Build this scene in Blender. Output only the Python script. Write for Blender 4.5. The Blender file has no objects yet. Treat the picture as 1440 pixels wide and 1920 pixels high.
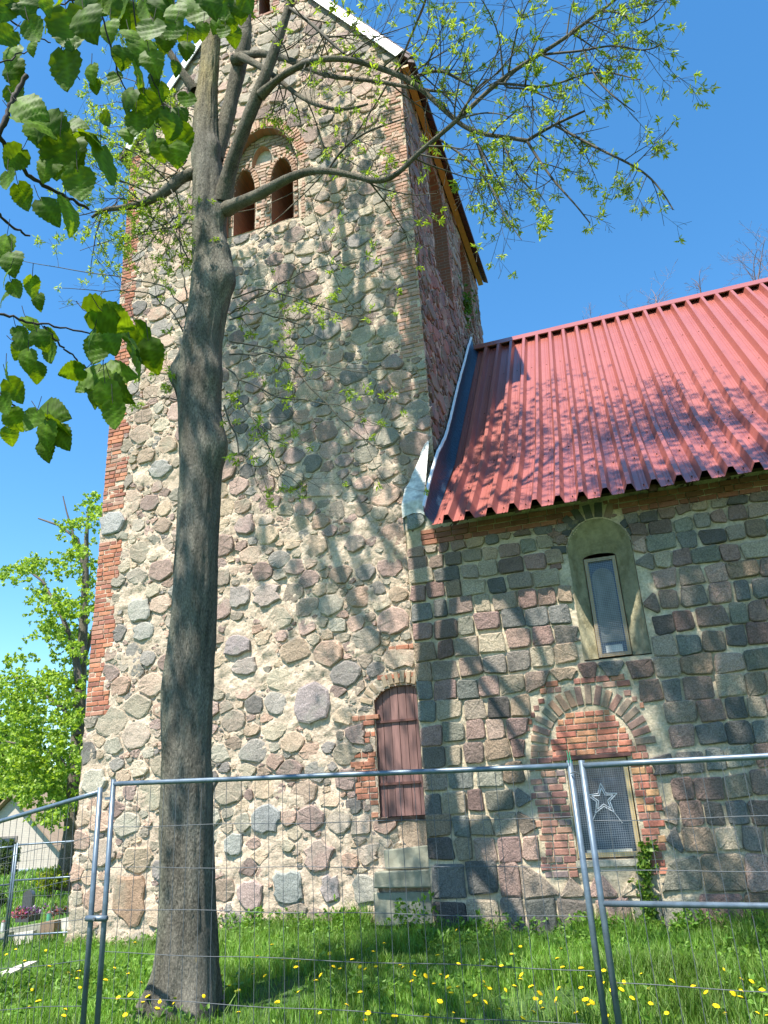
import bpy, math, random
import numpy as np
from mathutils import Matrix, Vector
random.seed(7); rng = np.random.default_rng(7)
S = bpy.context.scene; COL = S.collection

# ------------------------------------------------------------------ camera, sky, sun
F_PX = 1420.0; EYE = np.array([0.0, 0.0, 1.65])
def _axes():
    pit, roll, th = math.radians(21.015), math.radians(-3.457), math.radians(17.44)
    R0 = np.array([1, 0, 0.]); U0 = np.array([0, -math.sin(pit), math.cos(pit)]); Fw = np.array([0, math.cos(pit), math.sin(pit)])
    cr, sr = math.cos(roll), math.sin(roll)
    R = cr*R0 + sr*U0; U = -sr*R0 + cr*U0
    c, s = math.cos(th), math.sin(th); M = np.array([[c, -s, 0], [s, c, 0], [0, 0, 1]])
    return M@R, M@U, M@Fw
CR, CU, CF = _axes()
cam = bpy.data.cameras.new('camera'); co = bpy.data.objects.new('camera', cam); COL.objects.link(co)
m = Matrix.Identity(4)
for i in range(3):
    m[i][0] = CR[i]; m[i][1] = CU[i]; m[i][2] = -CF[i]; m[i][3] = EYE[i]
co.matrix_world = m
cam.sensor_fit = 'VERTICAL'; cam.sensor_height = 24; cam.sensor_width = 18; cam.lens = 24*F_PX/1920
cam.clip_start = 0.05; cam.clip_end = 2000
S.camera = co
SUN_EL, SUN_AZ = 61.0, 20.0                       # azimuth measured from the wall normal, sun to the left of it
sx, sy, sz = -math.sin(math.radians(SUN_AZ))*math.cos(math.radians(SUN_EL)), -math.cos(math.radians(SUN_AZ))*math.cos(math.radians(SUN_EL)), math.sin(math.radians(SUN_EL))
world = bpy.data.worlds.new('World'); S.world = world; world.use_nodes = True
wn = world.node_tree; wn.nodes.clear()
sky = wn.nodes.new('ShaderNodeTexSky'); sky.sky_type = 'NISHITA'; sky.sun_disc = False
sky.sun_elevation = math.radians(SUN_EL); sky.sun_rotation = math.radians(180+SUN_AZ)
sky.air_density = 1.0; sky.dust_density = 0.2; sky.ozone_density = 2.8; sky.altitude = 50
bg = wn.nodes.new('ShaderNodeBackground'); bg.inputs['Strength'].default_value = 0.115
wo = wn.nodes.new('ShaderNodeOutputWorld'); hs = wn.nodes.new('ShaderNodeHueSaturation'); hs.inputs['Saturation'].default_value = 1.26; hs.inputs['Hue'].default_value = 0.494; hs.inputs['Value'].default_value = 1.12
wn.links.new(sky.outputs[0], hs.inputs['Color']); wn.links.new(hs.outputs[0], bg.inputs[0]); wn.links.new(bg.outputs[0], wo.inputs[0])
sl = bpy.data.lights.new('sun', 'SUN'); sl.energy = 5.0; sl.angle = math.radians(0.45); sl.color = (1.0, 0.945, 0.85)
so = bpy.data.objects.new('sun', sl); COL.objects.link(so); so.location = (-5, -10, 30)
so.rotation_euler = Vector((sx, sy, sz)).to_track_quat('Z', 'Y').to_euler()
S.view_settings.view_transform = 'Standard'; S.view_settings.look = 'None'; S.view_settings.gamma = 1
S.view_settings.exposure = 1.2; S.view_settings.use_curve_mapping = False

def ray(x, y): return CR*(x-720)/F_PX - CU*(y-960)/F_PX + CF
def on_y(x, y, Y): d = ray(x, y); return EYE + d*((Y-EYE[1])/d[1])
def on_z(x, y, Z): d = ray(x, y); return EYE + d*((Z-EYE[2])/d[2])
def depth(P): return float((np.asarray(P)-EYE) @ CF)

# ------------------------------------------------------------------ numpy helpers
def vnoise(x, y, scale, seed):
    r = np.random.default_rng(seed); G = r.random((64, 64))
    x = np.asarray(x)*scale; y = np.asarray(y)*scale
    xi = np.floor(x).astype(int); yi = np.floor(y).astype(int); fx = x-xi; fy = y-yi
    fx = fx*fx*(3-2*fx); fy = fy*fy*(3-2*fy)
    a = G[xi % 64, yi % 64]; b = G[(xi+1) % 64, yi % 64]; c = G[xi % 64, (yi+1) % 64]; d = G[(xi+1) % 64, (yi+1) % 64]
    return (a*(1-fx)+b*fx)*(1-fy)+(c*(1-fx)+d*fx)*fy - 0.5
def fbm(x, y, scale, seed, octv=3):
    return sum(vnoise(x, y, scale*2**k, seed+k)/2**k for k in range(octv))
def ground(x, y):
    x = np.asarray(x, float); y = np.asarray(y, float)
    g = -0.38/(1+np.exp(-((y-9.3)-(x+6.8)*0.9)*1.1)) * 1/(1+np.exp((x+7.2)*1.6))
    g = g - 0.05/(1+np.exp(-(y-9)*2))*1/(1+np.exp(-(x+6)))
    g = g - 0.10/(1+np.exp((x+10)*0.8)) - 0.03*np.clip(y-22, 0, 40)/4*1/(1+np.exp((x+11)*.6))*.5
    return g + 0.05*fbm(x, y, 0.6, 5)
def g1(x, y): return float(ground(x, y))

# ------------------------------------------------------------------ object helpers
def setmesh(name, V, Fc, mat, smooth=False, col=None):
    me = bpy.data.meshes.new(name)
    V = np.asarray(V, dtype=np.float32).reshape(-1, 3)
    if isinstance(Fc, np.ndarray):
        n, k = Fc.shape
        me.vertices.add(len(V)); me.vertices.foreach_set('co', V.ravel())
        me.loops.add(n*k); me.loops.foreach_set('vertex_index', Fc.astype(np.int32).ravel())
        me.polygons.add(n); me.polygons.foreach_set('loop_start', np.arange(0, n*k, k, dtype=np.int32))
        me.polygons.foreach_set('loop_total', np.full(n, k, dtype=np.int32)); me.update(calc_edges=True)
    else:
        me.from_pydata(V.tolist(), [], Fc); me.update()
    if smooth: me.polygons.foreach_set('use_smooth', np.ones(len(me.polygons), dtype=bool))
    if col is not None:
        a = me.color_attributes.new('col', 'FLOAT_COLOR', 'POINT'); c = np.asarray(col, dtype=np.float32)
        if c.ndim == 1: c = np.tile(c, (len(V), 1))
        if c.shape[1] == 3: c = np.hstack([c, np.ones((len(c), 1), np.float32)])
        a.data.foreach_set('color', c.ravel())
    if mat: me.materials.append(mat)
    return me
def link(name, me, parent=None, kind=None, label=None, cat=None, group=None, loc=None):
    o = bpy.data.objects.new(name, me); COL.objects.link(o)
    if parent is not None: o.parent = parent
    if loc is not None: o.location = loc
    for k, v in (('kind', kind), ('label', label), ('category', cat), ('group', group)):
        if v: o[k] = v
    return o
def thing(name, loc, label, cat, group=None, kind=None):
    return link(name, None, None, kind, label, cat, group, loc)
def base(o):          # world position of a thing's (or a part's) origin
    p = np.array(o.location)
    while o.parent: o = o.parent; p = p+np.array(o.location)
    return p
class MB:
    """collects geometry (world coordinates) for ONE mesh object"""
    def __init__(s): s.v = []; s.f = []; s.c = []; s.n = 0
    def add(s, V, Fs, c=None):
        V = [tuple(p) for p in V]
        s.f += [tuple(i+s.n for i in f) for f in Fs]; s.v += V; s.n += len(V)
        s.c += [tuple(c) if c is not None else (1, 1, 1)]*len(V)
    def box(s, lo, hi, c=None, M=None):
        (x0, y0, z0), (x1, y1, z1) = lo, hi
        V = [(x0, y0, z0), (x1, y0, z0), (x1, y1, z0), (x0, y1, z0), (x0, y0, z1), (x1, y0, z1), (x1, y1, z1), (x0, y1, z1)]
        if M is not None: V = [M(p) for p in V]
        s.add(V, [(0, 3, 2, 1), (4, 5, 6, 7), (0, 1, 5, 4), (1, 2, 6, 5), (2, 3, 7, 6), (3, 0, 4, 7)], c)
    def tube(s, pts, rad, seg=8, c=None, cap=True):
        V, Fs = tube_geo(pts, rad, seg, cap); s.add(V, Fs, c)
    def build(s, name, mat, parent=None, smooth=False, **kw):
        o0 = base(parent) if parent is not None else np.zeros(3)
        V = np.array(s.v)-o0
        return link(name, setmesh(name, V, s.f, mat, smooth, s.c), parent, **kw)
def tube_geo(pts, rad, seg=8, cap=True):
    P = np.asarray(pts, float); n = len(P)
    r = np.broadcast_to(np.asarray(rad, float), (n,))
    T = np.gradient(P, axis=0); T /= np.linalg.norm(T, axis=1)[:, None]+1e-9
    up = np.array([0.3, 0.2, 1.]) if abs(T[0][2]) < .8 else np.array([1., .1, 0])
    V = []; a = np.linspace(0, 2*math.pi, seg, endpoint=False)
    A = np.cross(T[0], up); A /= np.linalg.norm(A)
    for i in range(n):
        A = A - T[i]*(A@T[i]); A /= np.linalg.norm(A)+1e-9; B = np.cross(T[i], A)
        V += list(P[i] + r[i]*(np.cos(a)[:, None]*A + np.sin(a)[:, None]*B))
    Fs = []
    for i in range(n-1):
        for k in range(seg):
            k2 = (k+1) % seg; Fs.append((i*seg+k, i*seg+k2, (i+1)*seg+k2, (i+1)*seg+k))
    if cap: Fs.append(tuple(range(seg))[::-1]); Fs.append(tuple((n-1)*seg+k for k in range(seg)))
    return V, Fs

# ------------------------------------------------------------------ materials
def new_mat(name):
    m = bpy.data.materials.new(name); m.use_nodes = True; nt = m.node_tree; nt.nodes.clear()
    out = nt.nodes.new('ShaderNodeOutputMaterial'); b = nt.nodes.new('ShaderNodeBsdfPrincipled')
    nt.links.new(b.outputs[0], out.inputs[0]); return m, nt, b, out
def N(nt, t, **kw):
    n = nt.nodes.new('ShaderNode'+t)
    for k, v in kw.items():
        if k.startswith('i_'): n.inputs[k[2:].replace('_', ' ')].default_value = v
        else: setattr(n, k, v)
    return n
def coords(nt, scale=(1, 1, 1)):
    tc = N(nt, 'TexCoord'); mp = N(nt, 'Mapping'); mp.inputs['Scale'].default_value = scale
    nt.links.new(tc.outputs['Object'], mp.inputs[0]); return mp.outputs[0]
def noise(nt, vec, scale, detail=4, rough=.6):
    n = N(nt, 'TexNoise'); n.inputs['Scale'].default_value = scale; n.inputs['Detail'].default_value = detail
    n.inputs['Roughness'].default_value = rough; nt.links.new(vec, n.inputs['Vector']); return n.outputs['Fac']
def ramp(nt, fac, stops):
    r = N(nt, 'ValToRGB'); e = r.color_ramp.elements
    while len(e) < len(stops): e.new(0.5)
    for q, (p, c) in zip(e, stops): q.position = p; q.color = (c if len(c) == 4 else (*c, 1)) if hasattr(c, '__len__') else (c, c, c, 1)
    nt.links.new(fac, r.inputs[0]); return r.outputs[0]
def mix(nt, a, b, fac, mode='MIX'):
    n = N(nt, 'Mix', data_type='RGBA', blend_type=mode)
    for i, v in ((0, fac), (6, a), (7, b)):
        if hasattr(v, 'is_output'): nt.links.new(v, n.inputs[i])
        else: n.inputs[i].default_value = v if i == 0 else ((*v, 1) if len(v) == 3 else v)
    return n.outputs[2]
def bump(nt, b, h, strength=.5, dist=.01, prev=None):
    n = N(nt, 'Bump'); n.inputs['Strength'].default_value = strength; n.inputs['Distance'].default_value = dist
    nt.links.new(h, n.inputs['Height'])
    if prev: nt.links.new(prev, n.inputs['Normal'])
    if b: nt.links.new(n.outputs[0], b.inputs['Normal'])
    return n.outputs[0]
def attr_mat(name, rough=.85, fine=60, fvar=(.62, 1.3), big=3, bvar=(.85, 1.15), bs=.6, bd=.012, bscale=22, spots=None, tint=None, stretch=(1, 1, 1), spec=.3):
    """colour from the mesh's own colour, grain from noise"""
    m, nt, b, _ = new_mat(name); v = coords(nt, stretch)
    a = N(nt, 'Attribute', attribute_name='col').outputs['Color']
    f = ramp(nt, noise(nt, v, fine, 3), [(.3, fvar[0]), (.7, fvar[1])])
    g = ramp(nt, noise(nt, v, big, 4), [(.3, bvar[0]), (.7, bvar[1])])
    c = mix(nt, a, f, 1.0, 'MULTIPLY'); c = mix(nt, c, g, 1.0, 'MULTIPLY')
    if spots:
        s = ramp(nt, noise(nt, v, spots[1], 5, .7), [(spots[2], 0), (spots[2]+.06, 1)])
        c = mix(nt, c, spots[0], s)
    if tint:
        s = ramp(nt, noise(nt, v, tint[1], 4, .6), [(tint[2], 0), (tint[2]+.2, tint[3])])
        c = mix(nt, c, tint[0], s)
    nt.links.new(c, b.inputs['Base Color']); b.inputs['Roughness'].default_value = rough; b.inputs['Specular IOR Level'].default_value = spec
    h = noise(nt, v, bscale, 6, .7); p = bump(nt, None, h, bs, bd); bump(nt, b, noise(nt, v, bscale*5, 3, .7), bs*.7, bd*.25, p)
    return m
def plain(name, colr, rough=.6, metal=0, nz=.15, nscale=20, bs=.2, bd=.003, spec=.5):
    m, nt, b, _ = new_mat(name); v = coords(nt)
    g = ramp(nt, noise(nt, v, nscale, 5), [(.3, 1-nz), (.7, 1+nz)])
    nt.links.new(mix(nt, colr, g, 1.0, 'MULTIPLY'), b.inputs['Base Color'])
    b.inputs['Roughness'].default_value = rough; b.inputs['Metallic'].default_value = metal; b.inputs['Specular IOR Level'].default_value = spec
    bump(nt, b, noise(nt, v, nscale*3, 4), bs, bd); return m
def leaf_mat(name, trans=.45, rough=.45, tcol=(1.25, 1.2, .5), spec=.35):
    m, nt, b, out = new_mat(name)
    a = N(nt, 'Attribute', attribute_name='col').outputs['Color']
    nt.links.new(a, b.inputs['Base Color']); b.inputs['Roughness'].default_value = rough; b.inputs['Specular IOR Level'].default_value = spec
    t = N(nt, 'BsdfTranslucent'); nt.links.new(mix(nt, a, tcol, 1.0, 'MULTIPLY'), t.inputs[0])
    ms = N(nt, 'MixShader'); ms.inputs[0].default_value = trans
    nt.links.new(b.outputs[0], ms.inputs[1]); nt.links.new(t.outputs[0], ms.inputs[2]); nt.links.new(ms.outputs[0], out.inputs[0]); return m
M_STONE = attr_mat('field_stone', bs=.9, bd=.028, bscale=14, fvar=(.55, 1.35), tint=((.30, .31, .24), 2.2, .52, .45))
M_ASHLAR = attr_mat('granite_block', bs=1.0, bd=.035, bscale=18, fvar=(.55, 1.4), spots=((.36, .35, .33), 38, .71), spec=.2)
M_BRICK = attr_mat('brick', fine=45, fvar=(.75, 1.2), bs=.6, bd=.006, bscale=40, spots=((.45, .38, .30), 16, .66))
M_MORTAR = attr_mat('lime_mortar', fine=28, fvar=(.7, 1.18), bs=1.0, bd=.03, bscale=16, rough=.95)
M_MORTAR2 = attr_mat('nave_mortar', fine=30, fvar=(.7, 1.15), bs=1.0, bd=.02, bscale=20, rough=.95, tint=((.22, .19, .10), 1.7, .50, .4))
M_PLASTER = attr_mat('plaster', fine=14, fvar=(.8, 1.1), bs=.9, bd=.03, bscale=8, rough=.9, tint=((.12, .10, .045), 5, .46, .6))
M_WHITE_PLASTER = attr_mat('white_plaster', fine=12, fvar=(.85, 1.08), bs=.5, bd=.012, bscale=9, rough=.9)
M_SHOULDER = attr_mat('rough_white_plaster', fine=10, fvar=(.55, 1.1), bs=1, bd=.04, bscale=9, rough=.95)
M_BARK = attr_mat('bark', fine=75, fvar=(.45, 1.55), big=5, bvar=(.6, 1.4), bs=1.0, bd=.035, bscale=38, rough=.92, stretch=(1, 1, .42), spots=((.33, .24, .045), 14, .71), tint=((.17, .165, .14), 3, .5, .5), spec=.2)
M_TWIG = attr_mat('twig_bark', fine=30, fvar=(.7, 1.3), bs=.4, bd=.004, rough=.8)
M_LEAF = leaf_mat('young_leaf', .5)
M_LIME = leaf_mat('lime_leaf', .45, .55, (1.9, 1.5, .25), .18)
M_GRASS = leaf_mat('grass', .4, .5, (1.2, 1.15, .5))
M_STEEL = plain('galvanised_steel', (.13, .17, .21), .42, .45, .25, 14)
M_WIRE = plain('steel_wire', (.085, .095, .105), .6, .0, .2, 30)
M_WOOD = attr_mat('wood', fine=30, fvar=(.75, 1.2), stretch=(1, 1, .15), bs=.4, bd=.004, rough=.7)
M_DOOR = attr_mat('door_wood', fine=20, fvar=(.72, 1.25), stretch=(1.6, 1.6, .12), bs=.5, bd=.006, rough=.65)
M_IRON = plain('painted_iron', (.12, .05, .04), .6, .2)
M_WHITE = plain('white_sheet_metal', (.72, .76, .80), .4, 0, .08, 3)
M_YELLOW = plain('ochre_board', (.40, .22, .045), .6, 0, .15, 8)
M_TILE = plain('dark_roof_tile', (.07, .03, .028), .7)
M_MEMB = plain('dark_membrane', (.014, .028, .05), .42, 0, .2, 4, .8, .03)
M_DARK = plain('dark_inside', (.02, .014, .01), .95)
M_CONC = plain('concrete', (.27, .265, .20), .9, 0, .3, 7, .6, .01)
M_GREYST = plain('grave_stone', (.06, .06, .065), .35)
def roof_mat():
    m, nt, b, _ = new_mat('red_coated_sheet'); v = coords(nt)
    c = ramp(nt, noise(nt, v, 1.3, 5), [(.3, (.28, .078, .058)), (.7, (.325, .10, .076))])
    s = ramp(nt, noise(nt, v, 34, 3, .8), [(.745, 0), (.76, 1)]); c = mix(nt, c, (.7, .66, .6), s)
    nt.links.new(c, b.inputs['Base Color']); b.inputs['Roughness'].default_value = .36; b.inputs['Coat Weight'].default_value = .5; b.inputs['Coat Roughness'].default_value = .3
    bump(nt, b, noise(nt, v, 5, 3), .15, .01); return m
M_ROOF = roof_mat()
def glass_mat(name, colr=(.02, .03, .045), rough=.06):
    m, nt, b, _ = new_mat(name); v = coords(nt)
    c = ramp(nt, noise(nt, v, 2.5, 4), [(.35, colr), (.75, tuple(min(1, q*2.6+.01) for q in colr))])
    nt.links.new(c, b.inputs['Base Color']); b.inputs['Roughness'].default_value = rough; b.inputs['Specular IOR Level'].default_value = .45
    bump(nt, b, noise(nt, v, 2, 2), .12, .02); return m
M_GLASS = glass_mat('window_glass')
def ground_mat():
    m, nt, b, _ = new_mat('lawn_soil'); v = coords(nt)
    c = ramp(nt, noise(nt, v, 2.5, 6), [(.3, (.035, .075, .015)), (.55, (.07, .15, .025)), (.75, (.10, .19, .03))])
    c = mix(nt, c, ramp(nt, noise(nt, v, 40, 4), [(.3, .6), (.7, 1.3)]), 1.0, 'MULTIPLY')
    nt.links.new(c, b.inputs['Base Color']); b.inputs['Roughness'].default_value = .95
    bump(nt, b, noise(nt, v, 30, 5), 1, .05); return m
M_GROUND = ground_mat()

# ------------------------------------------------------------------ ground
gx = np.unique(np.concatenate([np.linspace(-16, 8, 121), np.linspace(-60, -16, 45), np.linspace(8, 60, 40), [-600, -300, -120, 120, 300, 600]]))
gy = np.unique(np.concatenate([np.linspace(-2, 24, 131), np.linspace(24, 80, 40), np.linspace(-60, -2, 25), [-600, -200, 150, 300, 700, 1200]]))
XX, YY = np.meshgrid(gx, gy); ZZ = ground(XX, YY)
ZZ = np.where(YY > 60, ZZ.clip(-1.2, .2), ZZ)
nx, ny = len(gx), len(gy); idx = np.arange(nx*ny).reshape(ny, nx)
Fg = np.stack([idx[:-1, :-1], idx[:-1, 1:], idx[1:, 1:], idx[1:, :-1]], -1).reshape(-1, 4)
link('ground', setmesh('ground', np.stack([XX, YY, ZZ], -1), Fg, M_GROUND, True), kind='structure')

# ------------------------------------------------------------------ wall frames
TX0, TX1, TY0, TY1 = -9.62, -2.72, 11.75, 19.7
NY = 11.0; NX0 = -3.12; NX1 = 9.0
class Frame:
    def __init__(s, O, u, n): s.O = np.array(O, float); s.u = np.array(u, float); s.n = np.array(n, float); s.z = np.array([0, 0, 1.])
    def P(s, a, z, d=0.0):
        a = np.asarray(a, float); z = np.asarray(z, float); d = np.asarray(d, float)
        a, z, d = np.broadcast_arrays(a, z, d)
        return s.O + a[..., None]*s.u + z[..., None]*s.z + d[..., None]*s.n
FT = Frame((0, TY0, 0), (1, 0, 0), (0, -1, 0))       # tower, front
FE = Frame((TX1, 0, 0), (0, 1, 0), (1, 0, 0))        # tower, side above the nave roof
FN = Frame((0, NY, 0), (1, 0, 0), (0, -1, 0))        # nave, long wall
def gable_z(a): return np.minimum(17.05+1.46*(np.asarray(a)-TX0), 17.05+1.46*(TX1-np.asarray(a)))
def pointed(a, z, a0, a1, zs, zapex, zb):
    """inside a pointed-arch opening"""
    c = (a0+a1)/2; h = (a1-a0)/2; t = np.clip((z-zs)/max(zapex-zs, 1e-6), 0, 1)
    w = h*np.sqrt(np.clip(1-t**1.7, 0, 1)); return (z > zb) & (z < zapex) & (np.abs(a-c) < np.where(z < zs, h, w))
TW_OUT = (-7.0, -5.2, 14.9, 16.25, 13.4); TW_L = (-6.87, -6.35, 14.75, 15.4, 13.42); TW_R = (-5.93, -5.41, 14.75, 15.4, 13.42); TW_B = (-6.42, -5.92, 15.5, 15.95, 15.42)
DOOR = (-4.06, -3.14, 3.12, 3.40, 1.44)
SLIT = (-6.16, -5.86, 20.6, 20.9, 20.0)
E1 = (13.75, 15.3, 15.2, 16.3, 12.7); E2 = (17.1, 18.3, 15.6, 16.5, 13.9)
LAN = (-.66, .24, 4.93, 5.40, 3.36)
ARCH = (-1.29, -.18, 2.17, 2.74, .84)
def inside(pr, a, z): return pointed(a, z, *pr)
def grow(pr, g): return (pr[0]-g, pr[1]+g, pr[2], pr[3]+g, pr[4])

def wall_grid(fr, a0, a1, z0, z1, step, hole, top=None, amp=.02, seed=1, col=(.5, .43, .33), cvar=.06, off=-.012, lift=None):
    na = int((a1-a0)/step)+1; nz = int((z1-z0)/step)+1
    A, Z = np.meshgrid(np.linspace(a0, a1, na), np.linspace(z0, z1, nz))
    if top is not None: Z = np.minimum(Z, top(A))
    nz_ = fbm(A, Z, 5, seed, 4); rg = np.abs(fbm(A, Z, 13, seed+40, 2)); D = amp*nz_*1.7+amp*1.3*(.22-rg)-amp*2.2*np.clip(.05-rg, 0, 1)*8+off
    if lift is not None: lf_ = lift(A, Z); D = D*np.where(lf_, .3, 1)+np.where(lf_, .000, 0)
    V = fr.P(A, Z, D); i = np.arange(na*nz).reshape(nz, na)
    Q = np.stack([i[:-1, :-1], i[:-1, 1:], i[1:, 1:], i[1:, :-1]], -1).reshape(-1, 4)
    ca = (A[:-1, :-1]+A[1:, 1:]).ravel()/2; cz = (Z[:-1, :-1]+Z[1:, 1:]).ravel()/2
    dz = (Z[1:, :-1]-Z[:-1, :-1]).ravel()
    keep = ~hole(ca, cz) & (dz > 1e-4); Q = Q[keep]
    c = np.array(col)[None]*(1+cvar*4*fbm(A.ravel(), Z.ravel(), 1.3, seed+9, 3))[:, None]
    return V.reshape(-1, 3), Q, c
# ---- rubble: dart-thrown stones whose outlines are cut by their neighbours
def rubble(fr, a0, a1, z0, z1, excl, palette, seed, levels=((.31, 60), (.265, 600), (.215, 1600), (.17, 3200), (.13, 4500), (.095, 6000), (.065, 7000), (.042, 6000)), flat=1.22, gap=.003, K=12):
    r = np.random.default_rng(seed); P = np.zeros((0, 2)); Rr = np.zeros(0)
    for R, n in levels:
        c = np.stack([r.uniform(a0, a1, n), r.uniform(z0, z1, n)*flat], 1)
        ok = ~excl(c[:, 0], c[:, 1]/flat); c = c[ok]; rs = R*r.uniform(.84, 1.12, len(c))
        for p, q in zip(c, rs):
            if len(P):
                d = np.hypot(P[:, 0]-p[0], P[:, 1]-p[1])
                if (d < .84*(Rr+q)).any(): continue
            P = np.vstack([P, p]); Rr = np.append(Rr, q)
    out = []
    for i in range(len(P)):
        nf = int(r.integers(5, 8)); tc = np.linspace(0, 2*math.pi, nf, endpoint=False)+r.normal(0, .20, nf)+r.uniform(0, 6); rc = Rr[i]*r.uniform(1.0, 1.5, nf)*r.uniform(.95, 1.1)
        cp = np.stack([np.cos(tc)*rc*r.uniform(1.0, 1.15), np.sin(tc)*rc*r.uniform(.85, 1.0)], 1); nx_ = np.roll(cp, -1, 0)
        pts = np.stack([cp*.9+nx_*.1, (cp+nx_)/2*r.uniform(.99, 1.07, nf)[:, None], cp*.12+nx_*.88], 1).reshape(-1, 2)
        if nf > 5: pts = pts[[k for k in range(len(pts)) if k % 3 != 1 or k % 2 == 0]]
        lim = np.hypot(pts[:, 0], pts[:, 1]); D = pts/lim[:, None]; d = P-P[i]; dist = np.hypot(d[:, 0], d[:, 1])
        nb = np.where((dist < (Rr+Rr[i])*1.5+.05) & (dist > 0))[0]
        for j in nb:
            L = dist[j]; bis = (L*L+Rr[i]**2-Rr[j]**2)/(2*L) - gap - r.uniform(0, .016)
            cs = D@(d[j]/L); lim = np.where(cs > .05, np.minimum(lim, bis/np.maximum(cs, .05)), lim)
        for f in (1.0, .85, .7, .55):
            e = P[i]+D*(lim*f)[:, None]; bad = excl(e[:, 0], e[:, 1]/flat); lim = np.where(bad, lim*f*.86, lim)
        lim = np.maximum(lim, Rr[i]*.2); lim = lim*r.uniform(.97, 1.02, len(lim))
        o = np.stack([D[:, 0]*lim, D[:, 1]*lim/flat], 1); c = (P[i][0], P[i][1]/flat)
        cl = np.array(palette[r.integers(len(palette))])*r.uniform(.78, 1.28)*np.array([1.05, .985, .94])
        h = min(.038, .012+Rr[i]*.09)*r.uniform(.4, 1.25); out.append((fr, c, o, h, cl, Rr[i], r.uniform(-.12, .12, 2)))
    return out
def stone_geo(s, r=random):
    fr, c, o, h, cl, R, tilt = s; m_ = (o.max(0)+o.min(0))/2; c = (c[0]+m_[0], c[1]+m_[1]); o = o-m_
    K = len(o); V = []
    prof = ((1.0, -.045), (.985, h*.6), (.88, h*.97))
    for k, d in prof:
        dd = d+o[:, 0]*k*tilt[0]*(d > 0)+o[:, 1]*k*tilt[1]*(d > 0)+np.array([r.uniform(-.007, .007) for _ in range(K)])
        V.append(fr.P(c[0]+o[:, 0]*k, c[1]+o[:, 1]*k, dd))
    V.append(fr.P(c[0], c[1], h*1.02+r.uniform(-.004, .004)).reshape(1, 3)); V = np.vstack(V); Fs = []
    for j in range(2):
        for k in range(K): k2 = (k+1) % K; Fs.append((j*K+k, j*K+k2, (j+1)*K+k2, (j+1)*K+k))
    for k in range(K): Fs.append((2*K+k, 2*K+(k+1) % K, 3*K))
    if np.cross(fr.u, fr.z)@fr.n < 0: Fs = [f[::-1] for f in Fs]
    return V, Fs, cl
def brick_geo(b):
    fr, a, z, ha, hz, rot, d, cl = b; c, s = math.cos(rot), math.sin(rot); r = random
    V = []
    for k, dd in ((1, -.04), (1, d-.006), (None, d)):
        for (sa, s2) in ((-1, -1), (1, -1), (1, 1), (-1, 1)):
            x = sa*(ha-(0 if k else .008)); y = s2*(hz-(0 if k else .007))
            x += r.uniform(-.003, .003); y += r.uniform(-.002, .002)
            V.append(fr.P(a+x*c-y*s, z+x*s+y*c, dd+r.uniform(-.002, .002)))
    Fs = []
    for j in range(2):
        for k in range(4): k2 = (k+1) % 4; Fs.append((j*4+k, j*4+k2, j*4+4+k2, j*4+4+k))
    Fs.append((8, 9, 10, 11))
    if np.cross(fr.u, fr.z)@fr.n < 0: Fs = [f[::-1] for f in Fs]
    return np.array(V), Fs, cl
def place_pieces(items, geo, size, name, plural, mat, parent, limit=285, smooth=True):
    def show(it):
        c = it[1] if geo is stone_geo else (it[1], it[2]); p = it[0].P(*c)
        D = depth(p); v = p-EYE; x = 720+F_PX*(v@CR)/D; y = 960-F_PX*(v@CU)/D
        vis = -20 < x < 1460 and -20 < y < 1920
        nrm = abs((EYE-p)@it[0].n)/np.linalg.norm(EYE-p)
        hid = it[0] is FE and p[2] < 6.9+1.1*max(0, p[1]-11.75)
        return (size(it)*math.sqrt(nrm)/D)*(1 if vis and not hid else .01)
    items = sorted(items, key=show, reverse=True); rest = MB(); o0 = base(parent)
    for i, it in enumerate(items):
        V, Fs, c = geo(it)
        if i < limit: link(name, setmesh(name, V-o0, Fs, mat, smooth, np.array(c)), parent)
        else: rest.add(V, Fs, c)
    if rest.n: rest.build(plural, mat, parent, smooth, kind='stuff')
BR_OLD = [(.36, .155, .095), (.31, .13, .085), (.40, .19, .12), (.27, .12, .09), (.36, .22, .16), (.30, .17, .13)]
BR_LEFT = [(.40, .155, .09), (.36, .135, .08), (.44, .19, .11), (.29, .12, .085), (.38, .19, .13)]
BR_ORANGE = [(.40, .15, .095), (.44, .18, .12), (.36, .13, .09), (.46, .22, .12), (.38, .16, .12)]
def bricks_fill(fr, a0, a1, z0, z1, pred, cols, h=.088, L=.27, gap=.014, d=.012, ragged=0, seed=0, stagger=True):
    r = random.Random(seed); out = []; z = z0; k = 0
    while z+h <= z1+.01:
        a = a0 - (r.uniform(0, L) if not stagger else (k % 2)*L/2) + r.uniform(-.02, .02)
        while a < a1:
            l = (L if r.random() < .65 else L*.5)*r.uniform(.92, 1.06); s, e = max(a, a0), min(a+l-gap, a1)
            if e-s > .05:
                n = 7; xs = np.linspace(s, e, n); ok = pred(xs, np.full(n, z+h/2))
                if ok.any():
                    xs = xs[ok]; s2, e2 = xs[0], xs[-1]
                    if e2-s2 > .05 and r.random() > ragged:
                        c = np.array(cols[r.randrange(len(cols))])*r.uniform(.85, 1.15)
                        out.append((fr, (s2+e2)/2, z+h/2, (e2-s2)/2, (h-gap)/2*r.uniform(.92, 1.04), r.uniform(-.015, .015), d+r.uniform(-.006, .010), c))
            a += l
        z += h; k += 1
    return out
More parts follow.
